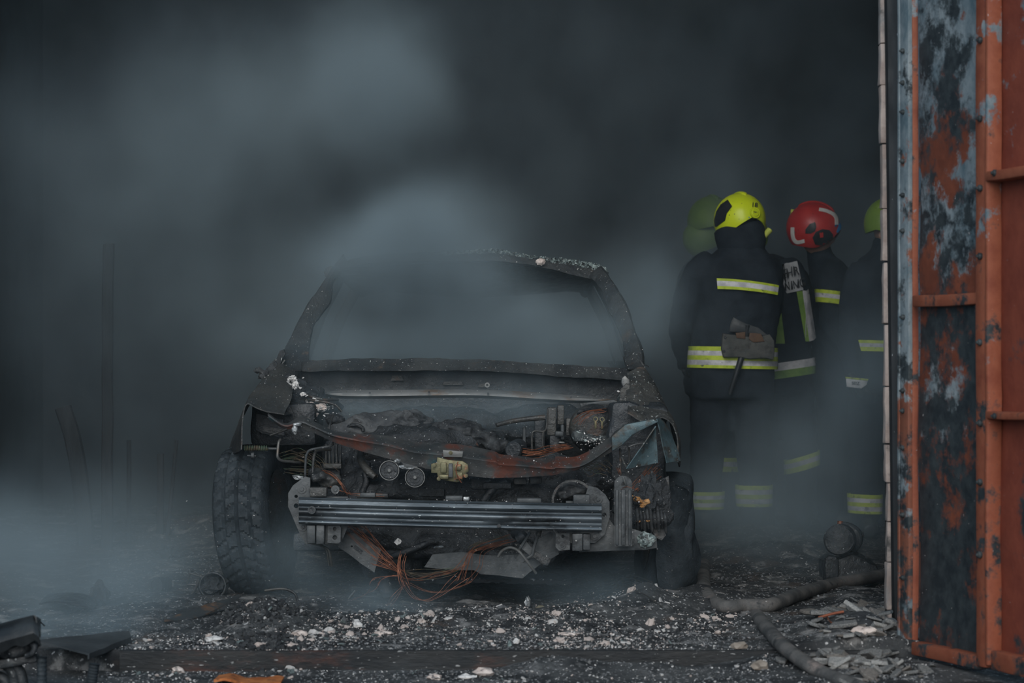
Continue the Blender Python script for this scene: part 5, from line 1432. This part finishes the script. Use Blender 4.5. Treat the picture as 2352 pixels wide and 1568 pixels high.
def hose(name, pts, r, label):
    bm = BM(); tube(bm, pts, r, 20, 8, flat=.86)
    for v in bm.verts: v.co += noise.noise_vector(v.co * 9) * .0015
    return tag(obj(name, bm, hose_m), label, 'hose')


def gz(px, py, z, up=0.0):
    p = G(px, py, z); return p
hr = .031
h1 = []
for px, py in ((1616, 1296), (1614, 1330), (1620, 1360), (1638, 1382), (1668, 1393), (1709, 1391), (1763, 1390), (1800, 1378), (1826, 1367), (1906, 1343), (1975, 1331), (2040, 1318)):
    z = .05 if px < 1780 else .05
    h1.append(G(px, py, z))
hose('fire_hose', h1, hr, 'dirty fire hose curving past the right tire and behind the door jamb')
h2 = [G(1728, 1398, .018), G(1741, 1416, .022), G(1763, 1444, .030), G(1800, 1484, .03), G(1850, 1522, .0), P(1905, 1552, 7.70), P(1985, 1582, 7.45), P(2080, 1610, 7.2)]
hose('fire_hose', h2, .0265, 'dirty fire hose running over the sill towards the camera')
# ---- charred valve unit at the right
v0 = GF(1948, 1338)
VY = v0.y + .05
vu = thing('valve_unit', 'charred valve unit with round top and copper nozzle beside the door jamb', 'valve', (P(1945, 0, VY).x, VY, v0.z))
vm_ = mat('charred_cast_iron', (.010, .012, .014), (.035, .040, .044), 12, speck=(.4, .42, .42), aspeck=.70, sspeck=90, rough_=(.3, .6), bump=.6)
bm = BM(); disc(bm, P(1928, 1240, VY - .07), .068, .13, (.25, 1, 0), 28, .008); rough(bm, .005, 12, 2, maxlen=.03); drum = obj('round_housing', bm, vm_, vu)
bm = BM(); disc(bm, P(1941, 1238, VY - .02), .073, .06, (.25, 1, 0), 28, .008); rough(bm, .005, 12, 3, maxlen=.03); obj('housing_flange', bm, vm_, drum)
bm = BM(); tube(bm, [P(1929, 1212, VY), P(1930, 1196, VY)], .013, 14, 0); obj('nozzle', bm, copper, drum)
bm = BM(); plate(bm, [(1892, 1290), (1905, 1278), (1925, 1282), (1960, 1270), (1990, 1282), (2014, 1296), (2022, 1318), (2018, 1345), (2000, 1385), (1960, 1392), (1900, 1388), (1890, 1340)], VY - .04, .14, bevel=.01); rough(bm, .012, 9, 4, maxlen=.03); obj('valve_body', bm, vm_, vu)
bm = BM(); tube(bm, [P(1948, 1262, VY), P(1952, 1290, VY + .02)], [.035, .05], 16, 3); obj('valve_neck', bm, vm_, vu)
bm = BM(); plate(bm, [(1896, 1282), (1903, 1277), (1918, 1278), (1926, 1286), (1925, 1330), (1896, 1332)], VY - .07, .04, bevel=.006); rough(bm, .003, 10, 2, maxlen=.04); fp = obj('face_plate', bm, vm_, vu)
bm = BM(); annulus(bm, P(1904, 1298, VY - .078), .008, .016, .012); obj('port_ring', bm, bolt_m, fp)
bm = BM(); tube(bm, [P(1989, 1282, VY), P(1988, 1266, VY)], .003, 6, 0); obj('pin', bm, soot, vu)
bm = BM(); tube(bm, [P(1970, 1225, VY), P(1982, 1232, VY), P(1980, 1222, VY)], .006, 6); obj('bent_tab', bm, soot, vu)
# ---- foreground machine at the lower left
FY = 7.45
fm = thing('burnt_machine', 'burnt small machine with peeling rust-marked cover at the lower left corner', 'machine', (P(0, 0, FY).x, FY, -.05))
cov_m = mat('burnt_cover_plastic', (.010, .012, .014), (.03, .034, .036), 5, c3=(.18, .07, .03), a3=.66, s3=5, rough_=(.25, .5), bump=.2)
bm = BM(); rows = []
for i in range(30):
    s = i / 29; x = -110 + s * 200
    yt = 1432 - 24 * s - 6 * math.sin(s * 3.1)
    yt = 1438 - 30 * max(0, (x + 20)) / 110 if x > -20 else 1438
    if x > 78: yt += (x - 78) * 1.2
    a = P(x, yt, FY + .10); b = P(x, yt + 6, FY - .06); c = P(x, yt + 42, FY - .10); d = P(x + 3, yt + 62 + 4 * math.sin(s * 25), FY - .09)
    rows.append([a + Vector((0, .10, -.03)), a, a.lerp(b, .5) + Vector((0, 0, .004)), b, b.lerp(c, .4) - Vector((0, .01, 0)), c, d])
sheet(bm, rows, .004)
rough(bm, .002, 9, 2); obj('cover', bm, cov_m, fm)
bm = BM(); rows = []
for i in range(8):
    s = i / 7; rows.append([P(80 + 14 * s, 1412 + 2 * s, FY + .08 - .15 * k / 6) - Vector((0, 0, .010 * s + .055 * s * (k / 6 if s > .4 else .2))) for k in range(7)])
sheet(bm, rows, .004); obj('cover_edge', bm, cov_m, fm)
bm = BM()
for i, (x, y, r) in enumerate(((20, 1490, .045), (55, 1482, .04), (-20, 1488, .05), (40, 1500, .03), (72, 1478, .025))):
    lump(bm, P(x, y, FY), (r, .06, r * .7), .4, 3, 3, i)
o = obj('engine', bm, vm_, fm); md = o.modifiers.new('fuse', 'REMESH'); md.mode = 'VOXEL'; md.voxel_size = .008; md.use_smooth_shade = True
bm = BM(); tube(bm, [P(72, 1478, FY - .06), P(80, 1486, FY - .07), P(74, 1500, FY - .07), P(60, 1506, FY - .06)], .009, 10); obj('cable_loop', bm, soot, fm)
bm = BM(); a, b = P(-40, 1528, FY - .03), P(84, 1506, FY - .03); M = Matrix.Rotation(-math.radians(9), 4, 'Y')
plate(bm, [(-60, 1524), (80, 1504), (85, 1516), (80, 1522), (-60, 1546)], FY - .05, .05, bevel=.004); obj('frame_bar', bm, vm_, fm)
for pts in ([(8, 1525, FY), (24, 1535, FY), (34, 1560, FY), (38, 1640, FY)], [(30, 1525, FY), (44, 1540, FY), (52, 1570, FY), (54, 1640, FY)], [(-20, 1550, FY), (10, 1560, FY), (16, 1600, FY), (16, 1640, FY)]):
    bm = BM(); tube(bm, [P(*p) for p in pts], [.016, .018, .018, .016], 12); obj('frame_tube', bm, vm_, fm)
for (x, y0, Yp, lbl, rt, lean) in ((96, 1508, 7.42, 'ribbed black post sticking up beside the burnt machine at the lower left', .0155, 0), (217, 1524, 7.55, 'short ribbed black post leaning alone near the bottom left edge', .0165, -10)):
    g0 = floor_h(P(x, 0, Yp).x, Yp)
    y1 = HZ + (CH - g0) * F / Yp
    bm = BM(); pts = []; rr = []
    for k in range(31):
        s = k / 30; pts.append(P(x + lean * s, y0 + (y1 - y0) * s, Yp)); rr.append(rt * (1 + (.07 if k % 3 == 0 else -.03)) * (1.1 if k == 0 else 1))
    tube(bm, pts, rr, 16, 0)
    t = obj('ribbed_post', bm, rubber); tag(t, lbl, 'post')
# ---- sheets, planks and scraps on the left
def flatthing(name, rows, m, label, cat, th=.006, amp=.003, sd=0):
    bm = BM(); sheet(bm, rows, th); rough(bm, amp, 8, sd)
    return tag(obj(name, bm, m), label, cat)
rows = []
for i in range(14):
    s = i / 13
    a = G(302 + (205 - 302) * s, 1462 + (1500 - 1462) * s, .022 * (1 - s * .3)); b = G(296 + (80 - 296) * s, 1447 + (1470 - 1447) * s, .04)
    rows.append([a - Vector((0, 0, .018)), a] + [a.lerp(b, k / 8) for k in range(1, 9)])
flatthing('metal_sheet', rows, mat('dark_sheet_metal', (.030, .034, .037), (.055, .06, .063), 4, c3=(.09, .045, .025), a3=.66, s3=6, rough_=(.5, .7), bump=.2), 'dark flat metal sheet with curled edge lying in smoke at the lower left', 'metal sheet')
rows = []
for i in range(24):
    s = i / 23
    x = 372 + 175 * s; yt = 1422 - 56 * s ** 1.5; w_ = 3 + 17 * math.sin(min(1, s * 1.1) * math.pi) * (s > .1)
    Yb = 8.93 + .36 * s
    a = P(x, yt - w_ * .5, Yb); b = P(x + 6, yt + w_ * .5, Yb - .05)
    rows.append([a.lerp(b, k / 5) + Vector((0, .02 * math.sin(k / 5 * 3.1), 0)) for k in range(6)])
flatthing('curved_metal_strip', rows, mat('rusty_strip', (.10, .055, .03), (.17, .085, .04), 6, c3=(.03, .034, .036), a3=.50, s3=6, rough_=(.5, .75), bump=.3), 'curved rust-brown metal strip rising towards the left front tire', 'metal strip', amp=.002)
# tangle by the left tire
g = GF(470, 1362)
tg = thing('wire_tangle', 'tangled burnt wire frame and coil lying beside the left front tire', 'frame', g)
bm = BM(); lump(bm, P(490, 1342, g.y), (.055, .06, .045), .5, 3, 3, 2); rough(bm, .006, 14, 2); obj('coil_core', bm, soot_fine, tg)
for pts, r in (([(428, 1348), (436, 1314), (434, 1308)], .005), ([(436, 1316), (462, 1324)], .005), ([(429, 1342), (450, 1343)], .005), ([(440, 1366), (452, 1345), (456, 1328)], .006), ([(438, 1364), (456, 1372), (490, 1370)], .006)):
    bm = BM(); tube(bm, [P(x, y, g.y - .02) for x, y in pts], r, 8, 4); obj('bent_rod', bm, char_body, tg)
for k in range(3):
    bm = BM(); annulus(bm, P(488 + k * 5, 1344, g.y - .06 + k * .03), .05 - k * .004, .055 - k * .004, .02, 'Y', 30); obj('coil_ring', bm, soot, tg)
bm = BM(); tube(bm, [P(432, 1312, g.y), P(440, 1309, g.y), P(446, 1311, g.y)], [.012, .009, .004], 8, 3); obj('bent_rod', bm, cinder, tg)
g = GF(362, 1352)
bm = BM(); disc(bm, g + Vector((0, -.03, .032)), .032, .07, (.45, 1, 0), 22, .005); annulus(bm, g + Vector((-.002, -.034, .032)), .024, .033, .01, (.45, 1, 0)); rough(bm, .002, 14, 1)
tag(obj('small_drum', bm, vm_), 'small burnt drum lying on its side left of the car', 'drum')
for i, (px, py, sx, sz, lb) in enumerate(((383, 1280, .045, .035, 'pointed dark lump on the floor far left of the front tire'), (408, 1282, .035, .022, 'low dark lump with a pale tip left of the front tire'), (230, 1392, .035, .05, 'rounded dark block standing in ground smoke at the left'))):
    g = GF(px, py); bm = BM(); lump(bm, g + Vector((0, 0, sz * .8)), (sx, sx, sz), .5, 2, 3, i * 3); tag(obj('charred_lump', bm, cinder, loc=g), lb, 'lump')
g = GF(100, 1395)
rows = [[G(90 + 120 * s, 1388 + 14 * s - 10 * math.sin(s * 3.1), .03 + .03 * math.sin(s * 3.1)) + Vector((0, .05 * k, .004 * k)) for k in range(5)] for s in [i / 14 for i in range(15)]]
flatthing('bent_sheet', rows, vm_, 'bent dark sheet half lost in smoke at the left', 'metal sheet')
# ---- posts and boards far back on the left
bgm = mat('charred_timber', (.010, .012, .014), (.022, .025, .028), 6, rough_=(.7, .9), bump=.5, stretch=(3, 3, .4))
for i, (pts, w_, Yp, nm, lb, ct_) in enumerate((
    ([(247, 1175), (247, 800), (250, 560)], .030, 12.4, 'steel_post', 'tall dark upright post far back at the left', 'post'),
    ([(200, 1180), (178, 1060), (145, 935)], .045, 12.6, 'leaning_board', 'dark curved board leaning to the left beside the tall post', 'board'),
    ([(297, 1170), (296, 1010)], .012, 12.7, 'thin_stake', 'thin upright stake right of the tall dark post', 'stake'),
    ([(368, 1172), (368, 1042)], .020, 12.8, 'short_stake', 'short blunt upright stub in smoke left of the car', 'stake'),
    ([(385, 1172), (404, 1010)], .011, 12.8, 'slanting_stake', 'thin slanting stick in smoke left of the car', 'stake'))):
    p0_ = P(pts[0][0], 0, Yp); g0 = floor_h(p0_.x, Yp) - .01
    q = [Vector((p0_.x, Yp, g0))] + [P(x, y, Yp + .02 * k) for k, (x, y) in enumerate(pts[1:])]
    bm = BM(); tube(bm, q, w_, 10, 6, flat=.6); rough(bm, .004, 6, i)
    tag(obj(nm, bm, bgm), lb, ct_)
# ---- orange rusted plate and single chunks in front
rows = [[Vector((P(500 + 150 * s, 0, 7.78).x, 7.70 + .045 * k + .008 * math.sin(s * 20 + k), floor_h(P(500 + 150 * s, 0, 7.75).x, 7.75) + .012 + .004 * math.sin(s * 9))) for k in range(4)] for s in [i / 20 for i in range(21)]]
flatthing('rusted_plate', rows, rust_orange, 'bright orange rusted strip lying at the bottom edge below the sill', 'rusted plate', th=.008, amp=.004)
CH_R = random.Random(31)


def chunk_bm(r, sd, amp=.5, flat=(1, .8, .6)):
    bm = BM(); lump(bm, (0, 0, 0), (r * flat[0], r * flat[1], r * flat[2]), amp, 2.2, 2, sd)
    return bm


for i, (px, py, r, m_, lb, nm, fl_) in enumerate((
    (492, 1472, .026, ash_white, 'flat white ash chunk on the sill left of the ash heap', 'ash_chunk', (1.2, .8, .45)),
    (553, 1477, .015, glass_crumb, 'small pale blue chunk at the front of the black heap', 'ash_chunk', (1.1, .8, .6)),
    (410, 1545, .018, ash_pink, 'pinkish lump below the sill near the lower left', 'ash_chunk', (1.1, .8, .7)),
    (1112, 1552, .028, ash_pink, 'large pale pink chunk at the bottom centre below the sill', 'ash_chunk', (1.2, .8, .6)),
    (1070, 1558, .022, ash_white, 'flat whitish slab beside the large pale pink chunk', 'ash_chunk', (1.4, .8, .4)),
    (998, 1560, .018, ash_pink, 'buff stone lying alone at the bottom centre', 'stone', (1.3, .8, .6)),
    (1186, 1520, .012, ash_white, 'round white crumb standing out below the sill', 'ash_chunk', (1, .8, .9)),
    (1171, 1530, .010, glass_crumb, 'pale green crumb right of the bottom centre', 'ash_chunk', (.8, .8, 1.3)),
    (820, 1432, .020, ash_white, 'big white ash clod in the middle of the debris heap', 'ash_chunk', (1, .9, .8)),
    (690, 1462, .022, ash_pink, 'pinkish white clod in the left of the debris heap', 'ash_chunk', (1.3, .9, .6)),
    (880, 1438, .024, ash_pink, 'ragged pink ash slab in the debris heap under the wires', 'ash_chunk', (1.4, .8, .4)),
    (1305, 1423, .026, ash_pink, 'long flat pinkish slab right of centre in the debris', 'ash_chunk', (1.5, .8, .3)),
    (1212, 1392, .016, alu, 'crumpled shiny metal scrap standing up under the bumper', 'metal_scrap', (.7, .6, 1.5)),
    (1242, 1404, .016, mat('olive_scrap', (.10, .09, .06), (.15, .13, .09), 12, rough_=(.5, .7)), 'small olive brown rounded scrap under the bumper', 'metal_scrap', (1.1, .5, .9)),
    (1460, 1362, .024, grey_steel, 'bluish grey metal scrap on top of the right heap', 'metal_scrap', (.8, .4, 1.1)),
    (1985, 1455, .030, ash_pink, 'pale pink layered stone bright among the slate shards', 'stone', (1.3, .9, .6)),
    (1896, 1458, .026, slate, 'buff grey broken stone left of the pale pink one', 'stone', (1.2, .9, .7)),
    (1746, 1548, .026, mat('buff_stone', (.20, .17, .14), (.28, .24, .20), 14, rough_=(.7, .9), bump=.4), 'tan stone beside the hose near the bottom edge', 'stone', (1.1, .9, .7)),
    (1697, 1525, .022, MATS['buff_stone'], 'brownish pointed stone left of the hose below the sill', 'stone', (1.2, .8, .6)),
)):
    g = GF(px, py); bm = chunk_bm(r, i * 2.7, .55, fl_)
    bmesh.ops.translate(bm, verts=bm.verts[:], vec=g + Vector((0, 0, r * fl_[2] * .7)))
    tag(obj(nm, bm, m_, loc=g, angle=25), lb, 'chunk' if nm != 'stone' else 'stone')
# wire and mesh scraps on the right heap, rust bar near the slate
bm = BM()
for k in range(12):
    a = GF(1395 + CH_R.uniform(-15, 40), 1362 + CH_R.uniform(-12, 18)); b = GF(1480 + CH_R.uniform(-10, 40), 1366 + CH_R.uniform(-12, 12))
    mid_ = (a + b) / 2 + Vector((0, 0, CH_R.uniform(.02, .06)))
    tube(bm, [a + Vector((0, 0, .004)), mid_, b + Vector((0, 0, .004))], .0022, 5, 6)
tag(obj('wire_tangle', bm, char_body), 'grey springy wire tangle on the debris heap by the right tire', 'wire', kind='thing')
bm = BM(); a, b = GF(1880, 1428), GF(1938, 1418)
tube(bm, [a + Vector((0, 0, .012)), (a + b) / 2 + Vector((0, 0, .014)), b + Vector((0, 0, .012))], .010, 8, 3, flat=.5); tag(obj('rusted_bar', bm, rust_orange if False else mat('red_rust', (.17, .045, .025), (.25, .08, .04), 20, rough_=(.7, .9))), 'dark red rusted bar lying just under the fire hose', 'bar')
bm = BM(); tube(bm, [GF(1897, 1420) + Vector((0, 0, .02)), GF(1905, 1436) + Vector((0, 0, .016)), GF(1920, 1446) + Vector((0, 0, .008))], .003, 6, 4); tag(obj('copper_wire', bm, copper), 'short red copper wire bent beside the rusted bar', 'wire')
for i, (p, lb) in enumerate((([(608, 1356), (650, 1352), (676, 1362), (684, 1380)], 'thin curved rod arching over the black heap by the left tire'), ([(795, 1383), (806, 1368), (816, 1356)], 'short knotted dark rod leaning under the front of the car'))):
    bm = BM(); tube(bm, [P(x, y, 9.05 if i == 0 else 9.4) for x, y in p], .005, 8, 5)
    bm.verts.ensure_lookup_table()
    tag(obj('thin_rod', bm, char_body), lb, 'rod')

# ---- countable fragments: slate shards by the door, ash flakes on the sill
def copies(protos, spots, label, cat, group, smin, smax, tilt, lift, rnd, ex=1.8):
    for i, p in enumerate(spots):
        pr = protos[i % len(protos)]
        o = pr if i < len(protos) else pr.copy()
        if i >= len(protos): COL.objects.link(o)
        s = smin + (smax - smin) * rnd.random() ** ex
        o.location = p + Vector((0, 0, lift * s)); o.scale = (s, s, s)
        o.rotation_euler = (rnd.gauss(0, tilt), rnd.gauss(0, tilt), rnd.uniform(0, 6.28))
        tag(o, label, cat, group)


def shard_proto(name, m, sd, n, th, asp=.7):
    rr = random.Random(sd); bm = BM()
    pts = [(math.cos((i + rr.uniform(-.3, .3)) / n * 6.283) * rr.uniform(.7, 1.1), math.sin((i + rr.uniform(-.3, .3)) / n * 6.283) * asp * rr.uniform(.7, 1.1)) for i in range(n)]
    prism(bm, [Vector((x, y, -th / 2)) for x, y in pts], (0, 0, th))
    bmesh.ops.bevel(bm, geom=bm.edges[:], offset=.05, segments=1, affect='EDGES', clamp_overlap=True)
    rough(bm, .05, 2, sd)
    return obj(name, bm, m, angle=30)


sr = random.Random(12)
sl_m = [slate, slate, mat('warm_slate', (.11, .10, .09), (.20, .18, .16), 8, speck=(.4, .4, .4), aspeck=.73, rough_=(.65, .85), bump=.4), slate, mat('pale_slate', (.20, .20, .195), (.34, .33, .31), 8, rough_=(.65, .85), bump=.4)]
protos = [shard_proto('slate_shard', sl_m[k % 5], 40 + k, sr.choice((4, 5, 5, 6)), sr.uniform(.18, .34), sr.uniform(.5, .85)) for k in range(10)]
spots = []
while len(spots) < 190:
    px, py = sr.gauss(1985, 75), sr.uniform(1392, 1566)
    if px < 1790 or px > 2150 or px < 1830 + (1500 - py) * .2 - 60: continue
    spots.append(GF(px, py))
copies(protos, spots, 'grey slate shard lying in the heap at the foot of the rusty door', 'slate shard', 'slate shards by the door', .014, .054, .32, .25, sr, 1.4)
def clod_proto(name, m, sd):
    bm = BM(); lump(bm, (0, 0, 0), (1, .75, .5), .6, 2.0, 2, sd * 1.9)
    return obj(name, bm, m, angle=25)
protos = [(clod_proto if k % 2 else lambda n_, m_, s_: shard_proto(n_, m_, s_, sr.choice((4, 5, 6)), sr.uniform(.2, .5)))('ash_flake', (ash_white, ash_pink, ash_grey, ash_white, glass_crumb, ash_pink, ash_white, ash_pink)[k % 8], 80 + k) for k in range(16)]
CLUST = [(665, 1456, 55, 13, 8), (745, 1450, 35, 10, 6), (860, 1428, 50, 9, 6), (960, 1417, 40, 7, 4), (1300, 1422, 60, 8, 3), (1180, 1408, 70, 8, 2), (1420, 1400, 60, 22, 3), (1570, 1425, 85, 22, 4), (1050, 1440, 120, 16, 2), (1360, 1478, 60, 6, 3), (480, 1474, 70, 8, 1)]
CW = [c[4] for c in CLUST]


def cluster(r):
    cx, cyy, sx, sy, _ = r.choices(CLUST, CW)[0]
    return r.gauss(cx, sx), r.gauss(cyy, sy)


spots = []
while len(spots) < 290:
    px, py = cluster(sr)
    if 1372 < py < 1492 and 320 < px < 1720: spots.append(GF(px, py))
copies(protos, spots, 'pale ash flake scattered on the concrete sill in front of the car', 'ash flake', 'ash flakes on the sill', .004, .022, .45, .2, sr)
protos = [shard_proto('rubble_chip', (ash_grey, glass_crumb, ash_white, slate, ash_pink)[k % 5], 120 + k, sr.choice((4, 5, 6)), sr.uniform(.3, .7)) for k in range(10)]
spots = []
while len(spots) < 170:
    px, py = sr.choice((sr.uniform(280, 1760), sr.gauss(1130, 80), sr.gauss(330, 60))), sr.uniform(1510, 1567)
    if 240 < px < 1800: spots.append(GF(px, py))
copies(protos, spots, 'rubble chip strewn on the lower ground along the bottom edge', 'rubble chip', 'rubble chips below the sill', .004, .013, .4, .3, sr)
# ---- uncountable fine debris
rs = random.Random(77)
def f_sill(r):
    px, py = r.uniform(150, 2040), r.gauss(1440, 34)
    return (px, py) if 1375 < py < 1496 else None
def f_heap(r):
    px, py = cluster(r)
    return (px, py) if 1360 < py < 1490 and px < 1900 else None
def f_low(r):
    px, py = r.uniform(180, 2150), r.uniform(1502, 1580)
    return px, py
def f_back(r):
    px, py = r.choice((r.uniform(250, 560), r.uniform(1560, 1950))), r.uniform(1262, 1390)
    return px, py
def f_black(r):
    px, py = r.gauss(610, 42), r.gauss(1425, 24)
    return (px, py) if 1378 < py < 1480 else None
bm = BM(); nf = 0
for n_, fn, size, mi, flat in ((5200, f_sill, .0042, 0, .4), (4600, f_heap, .0037, 1, .45), (2600, f_heap, .0042, 2, .45), (2600, f_heap, .0075, 3, .7), (4200, f_low, .0045, 0, .4), (1000, f_low, .0042, 1, .4), (1500, f_back, .0065, 0, .4), (900, f_black, .011, 3, .9)):
    pts = []
    while len(pts) < n_:
        q = fn(rs)
        if q is not None: pts.append(GF(*q))
    chips(bm, pts, size, rs, flat)
    bm.faces.ensure_lookup_table()
    for k in range(nf, len(bm.faces)): bm.faces[k].material_index = mi
    nf = len(bm.faces)
tag(obj('ash_debris', bm, [ash_grey, ash_white, ash_pink, cinder], smooth=False), kind='stuff')
# ================================================================== SMOKE
# (px, py, distance, half-width px, half-depth m, half-height px, optical depth)
PUFFS = [
    (860, 180, 11.2, 125, .5, 120, 1.9), (720, 240, 11.6, 150, .6, 90, .6), (430, 360, 11.5, 260, .8, 170, .75), (580, 190, 12.0, 200, .8, 130, .30), (300, 600, 12.0, 240, .8, 120, .30),
    (1250, 120, 13.8, 480, .8, 150, .12), (30, 400, 12.0, 150, .8, 190, .30), (1000, 595, 10.6, 115, .4, 85, 2.0), (890, 600, 10.7, 100, .4, 80, 1.5), (800, 595, 10.8, 80, .35, 50, 1.0), (960, 720, 11.3, 210, .45, 110, 1.4),
    (1060, 490, 11.2, 120, .5, 80, .45), (1250, 785, 11.6, 170, .45, 75, 1.2), (1260, 775, 10.78, 180, .18, 75, 1.3), (930, 740, 10.8, 190, .2, 100, 1.1), (800, 785, 10.78, 100, .18, 55, .8), (250, 800, 11.8, 220, .4, 260, .18), (820, 790, 11.6, 130, .45, 60, .65), (1080, 740, 12.2, 330, .5, 120, .55), (610, 720, 11.8, 150, .6, 140, .50),
    (1500, 690, 10.9, 55, .4, 85, .55), (1990, 880, 11.0, 130, .5, 130, .80), (1860, 1030, 11.4, 140, .5, 80, .50), (1640, 1180, 11.4, 170, .5, 95, .85), (1800, 1190, 10.9, 200, .5, 75, .55),
    (60, 1270, 9.6, 260, .5, 110, 1.3), (250, 1330, 9.3, 190, .45, 65, .50), (400, 1200, 11.0, 220, .6, 100, .35), (180, 1430, 8.6, 150, .3, 70, .7),
    (700, 1290, 9.7, 90, .22, 70, .50), (860, 1390, 9.1, 140, .22, 45, .50), (1350, 1370, 9.2, 130, .22, 45, .35), (1000, 1540, 8.2, 130, .2, 35, .20),
    (900, 945, 10.25, 260, .14, 35, .45), (1230, 955, 10.25, 100, .14, 45, .35), (1176, 650, 15.2, 1600, .6, 900, .62), (1640, 500, 13.8, 80, .22, 110, .6), (1990, 600, 12.8, 70, .3, 160, .25), (1850, 1120, 12.3, 260, .4, 90, .5),
]


def smoke():
    ng = bpy.data.node_groups.new('smoke_field', 'GeometryNodeTree')
    ng.interface.new_socket('Geometry', in_out='INPUT', socket_type='NodeSocketGeometry')
    ng.interface.new_socket('Geometry', in_out='OUTPUT', socket_type='NodeSocketGeometry')
    N = ng.nodes; L = ng.links
    def vm(op, a, b=None):
        n = N.new('ShaderNodeVectorMath'); n.operation = op
        for i, v in enumerate((a, b)):
            if v is None: continue
            if isinstance(v, (tuple, Vector)): n.inputs[i].default_value = tuple(v)
            else: L.new(v, n.inputs[i])
        return n.outputs['Value'] if op == 'DOT_PRODUCT' else n.outputs[0]
    def mt(op, a, b=None):
        n = N.new('ShaderNodeMath'); n.operation = op
        for i, v in enumerate((a, b)):
            if v is None: continue
            if isinstance(v, (int, float)): n.inputs[i].default_value = v
            else: L.new(v, n.inputs[i])
        return n.outputs[0]
    pos = N.new('GeometryNodeInputPosition').outputs[0]
    def nz(s, det, v, out, r=.55):
        n = N.new('ShaderNodeTexNoise'); n.inputs['Scale'].default_value = s; n.inputs['Detail'].default_value = det; n.inputs['Roughness'].default_value = r
        L.new(v, n.inputs['Vector']); return n.outputs[out]
    wob = vm('MULTIPLY', vm('SUBTRACT', nz(1.3, 3, pos, 'Color'), (.5, .5, .5)), (.50, .35, .50))
    q = vm('ADD', vm('ADD', pos, wob), vm('MULTIPLY', vm('SUBTRACT', nz(4.5, 3, pos, 'Color'), (.5, .5, .5)), (.22, .15, .22)))
    total = None
    for px, py, Y, rx, ry, rz, tau in PUFFS:
        c = P(px, py, Y)
        d = vm('MULTIPLY', vm('SUBTRACT', q, tuple(c)), (F / rx / Y, 1 / ry, F / rz / Y))
        g = mt('MULTIPLY', mt('EXPONENT', mt('MULTIPLY', vm('DOT_PRODUCT', d, d), -1.0)), tau / (ry * 1.7725))
        total = g if total is None else mt('ADD', total, g)
    st = vm('MULTIPLY', pos, (1.0, .8, .8))
    n1 = nz(2.6, 4, st, 'Fac')
    mr = N.new('ShaderNodeMapRange'); mr.inputs[1].default_value = .32; mr.inputs[2].default_value = .70; mr.inputs[3].default_value = .15; mr.inputs[4].default_value = 1.9
    L.new(n1, mr.inputs[0])
    base = mt('ADD', total, .007)
    dens = mt('MULTIPLY', base, mr.outputs[0])
    vc = N.new('GeometryNodeVolumeCube')
    vc.inputs['Min'].default_value = (-3.15, 7.7, -.05); vc.inputs['Max'].default_value = (2.7, 15.9, 3.4)
    vc.inputs['Resolution X'].default_value = 110; vc.inputs['Resolution Y'].default_value = 110; vc.inputs['Resolution Z'].default_value = 68
    L.new(dens, vc.inputs['Density'])
    m = bpy.data.materials.new('smoke_haze'); m.use_nodes = True
    nt = m.node_tree; nt.nodes.remove(nt.nodes['Principled BSDF'])
    pv = nt.nodes.new('ShaderNodeVolumePrincipled')
    pv.inputs['Color'].default_value = (.60, .775, .87, 1)
    pv.inputs['Density'].default_value = 1.0
    pv.inputs['Anisotropy'].default_value = 0.0
    nt.links.new(pv.outputs[0], nt.nodes['Material Output'].inputs['Volume'])
    sm = N.new('GeometryNodeSetMaterial'); sm.inputs['Material'].default_value = m
    out = N.new('NodeGroupOutput')
    L.new(vc.outputs[0], sm.inputs[0]); L.new(sm.outputs[0], out.inputs[0])
    me = bpy.data.meshes.new('smoke'); me.materials.append(m)
    o = bpy.data.objects.new('smoke', me); COL.objects.link(o)
    md = o.modifiers.new('smoke_field', 'NODES'); md.node_group = ng
    return tag(o, 'blue grey smoke drifting round the burnt car and out of the garage', 'smoke', kind='stuff')


smoke()
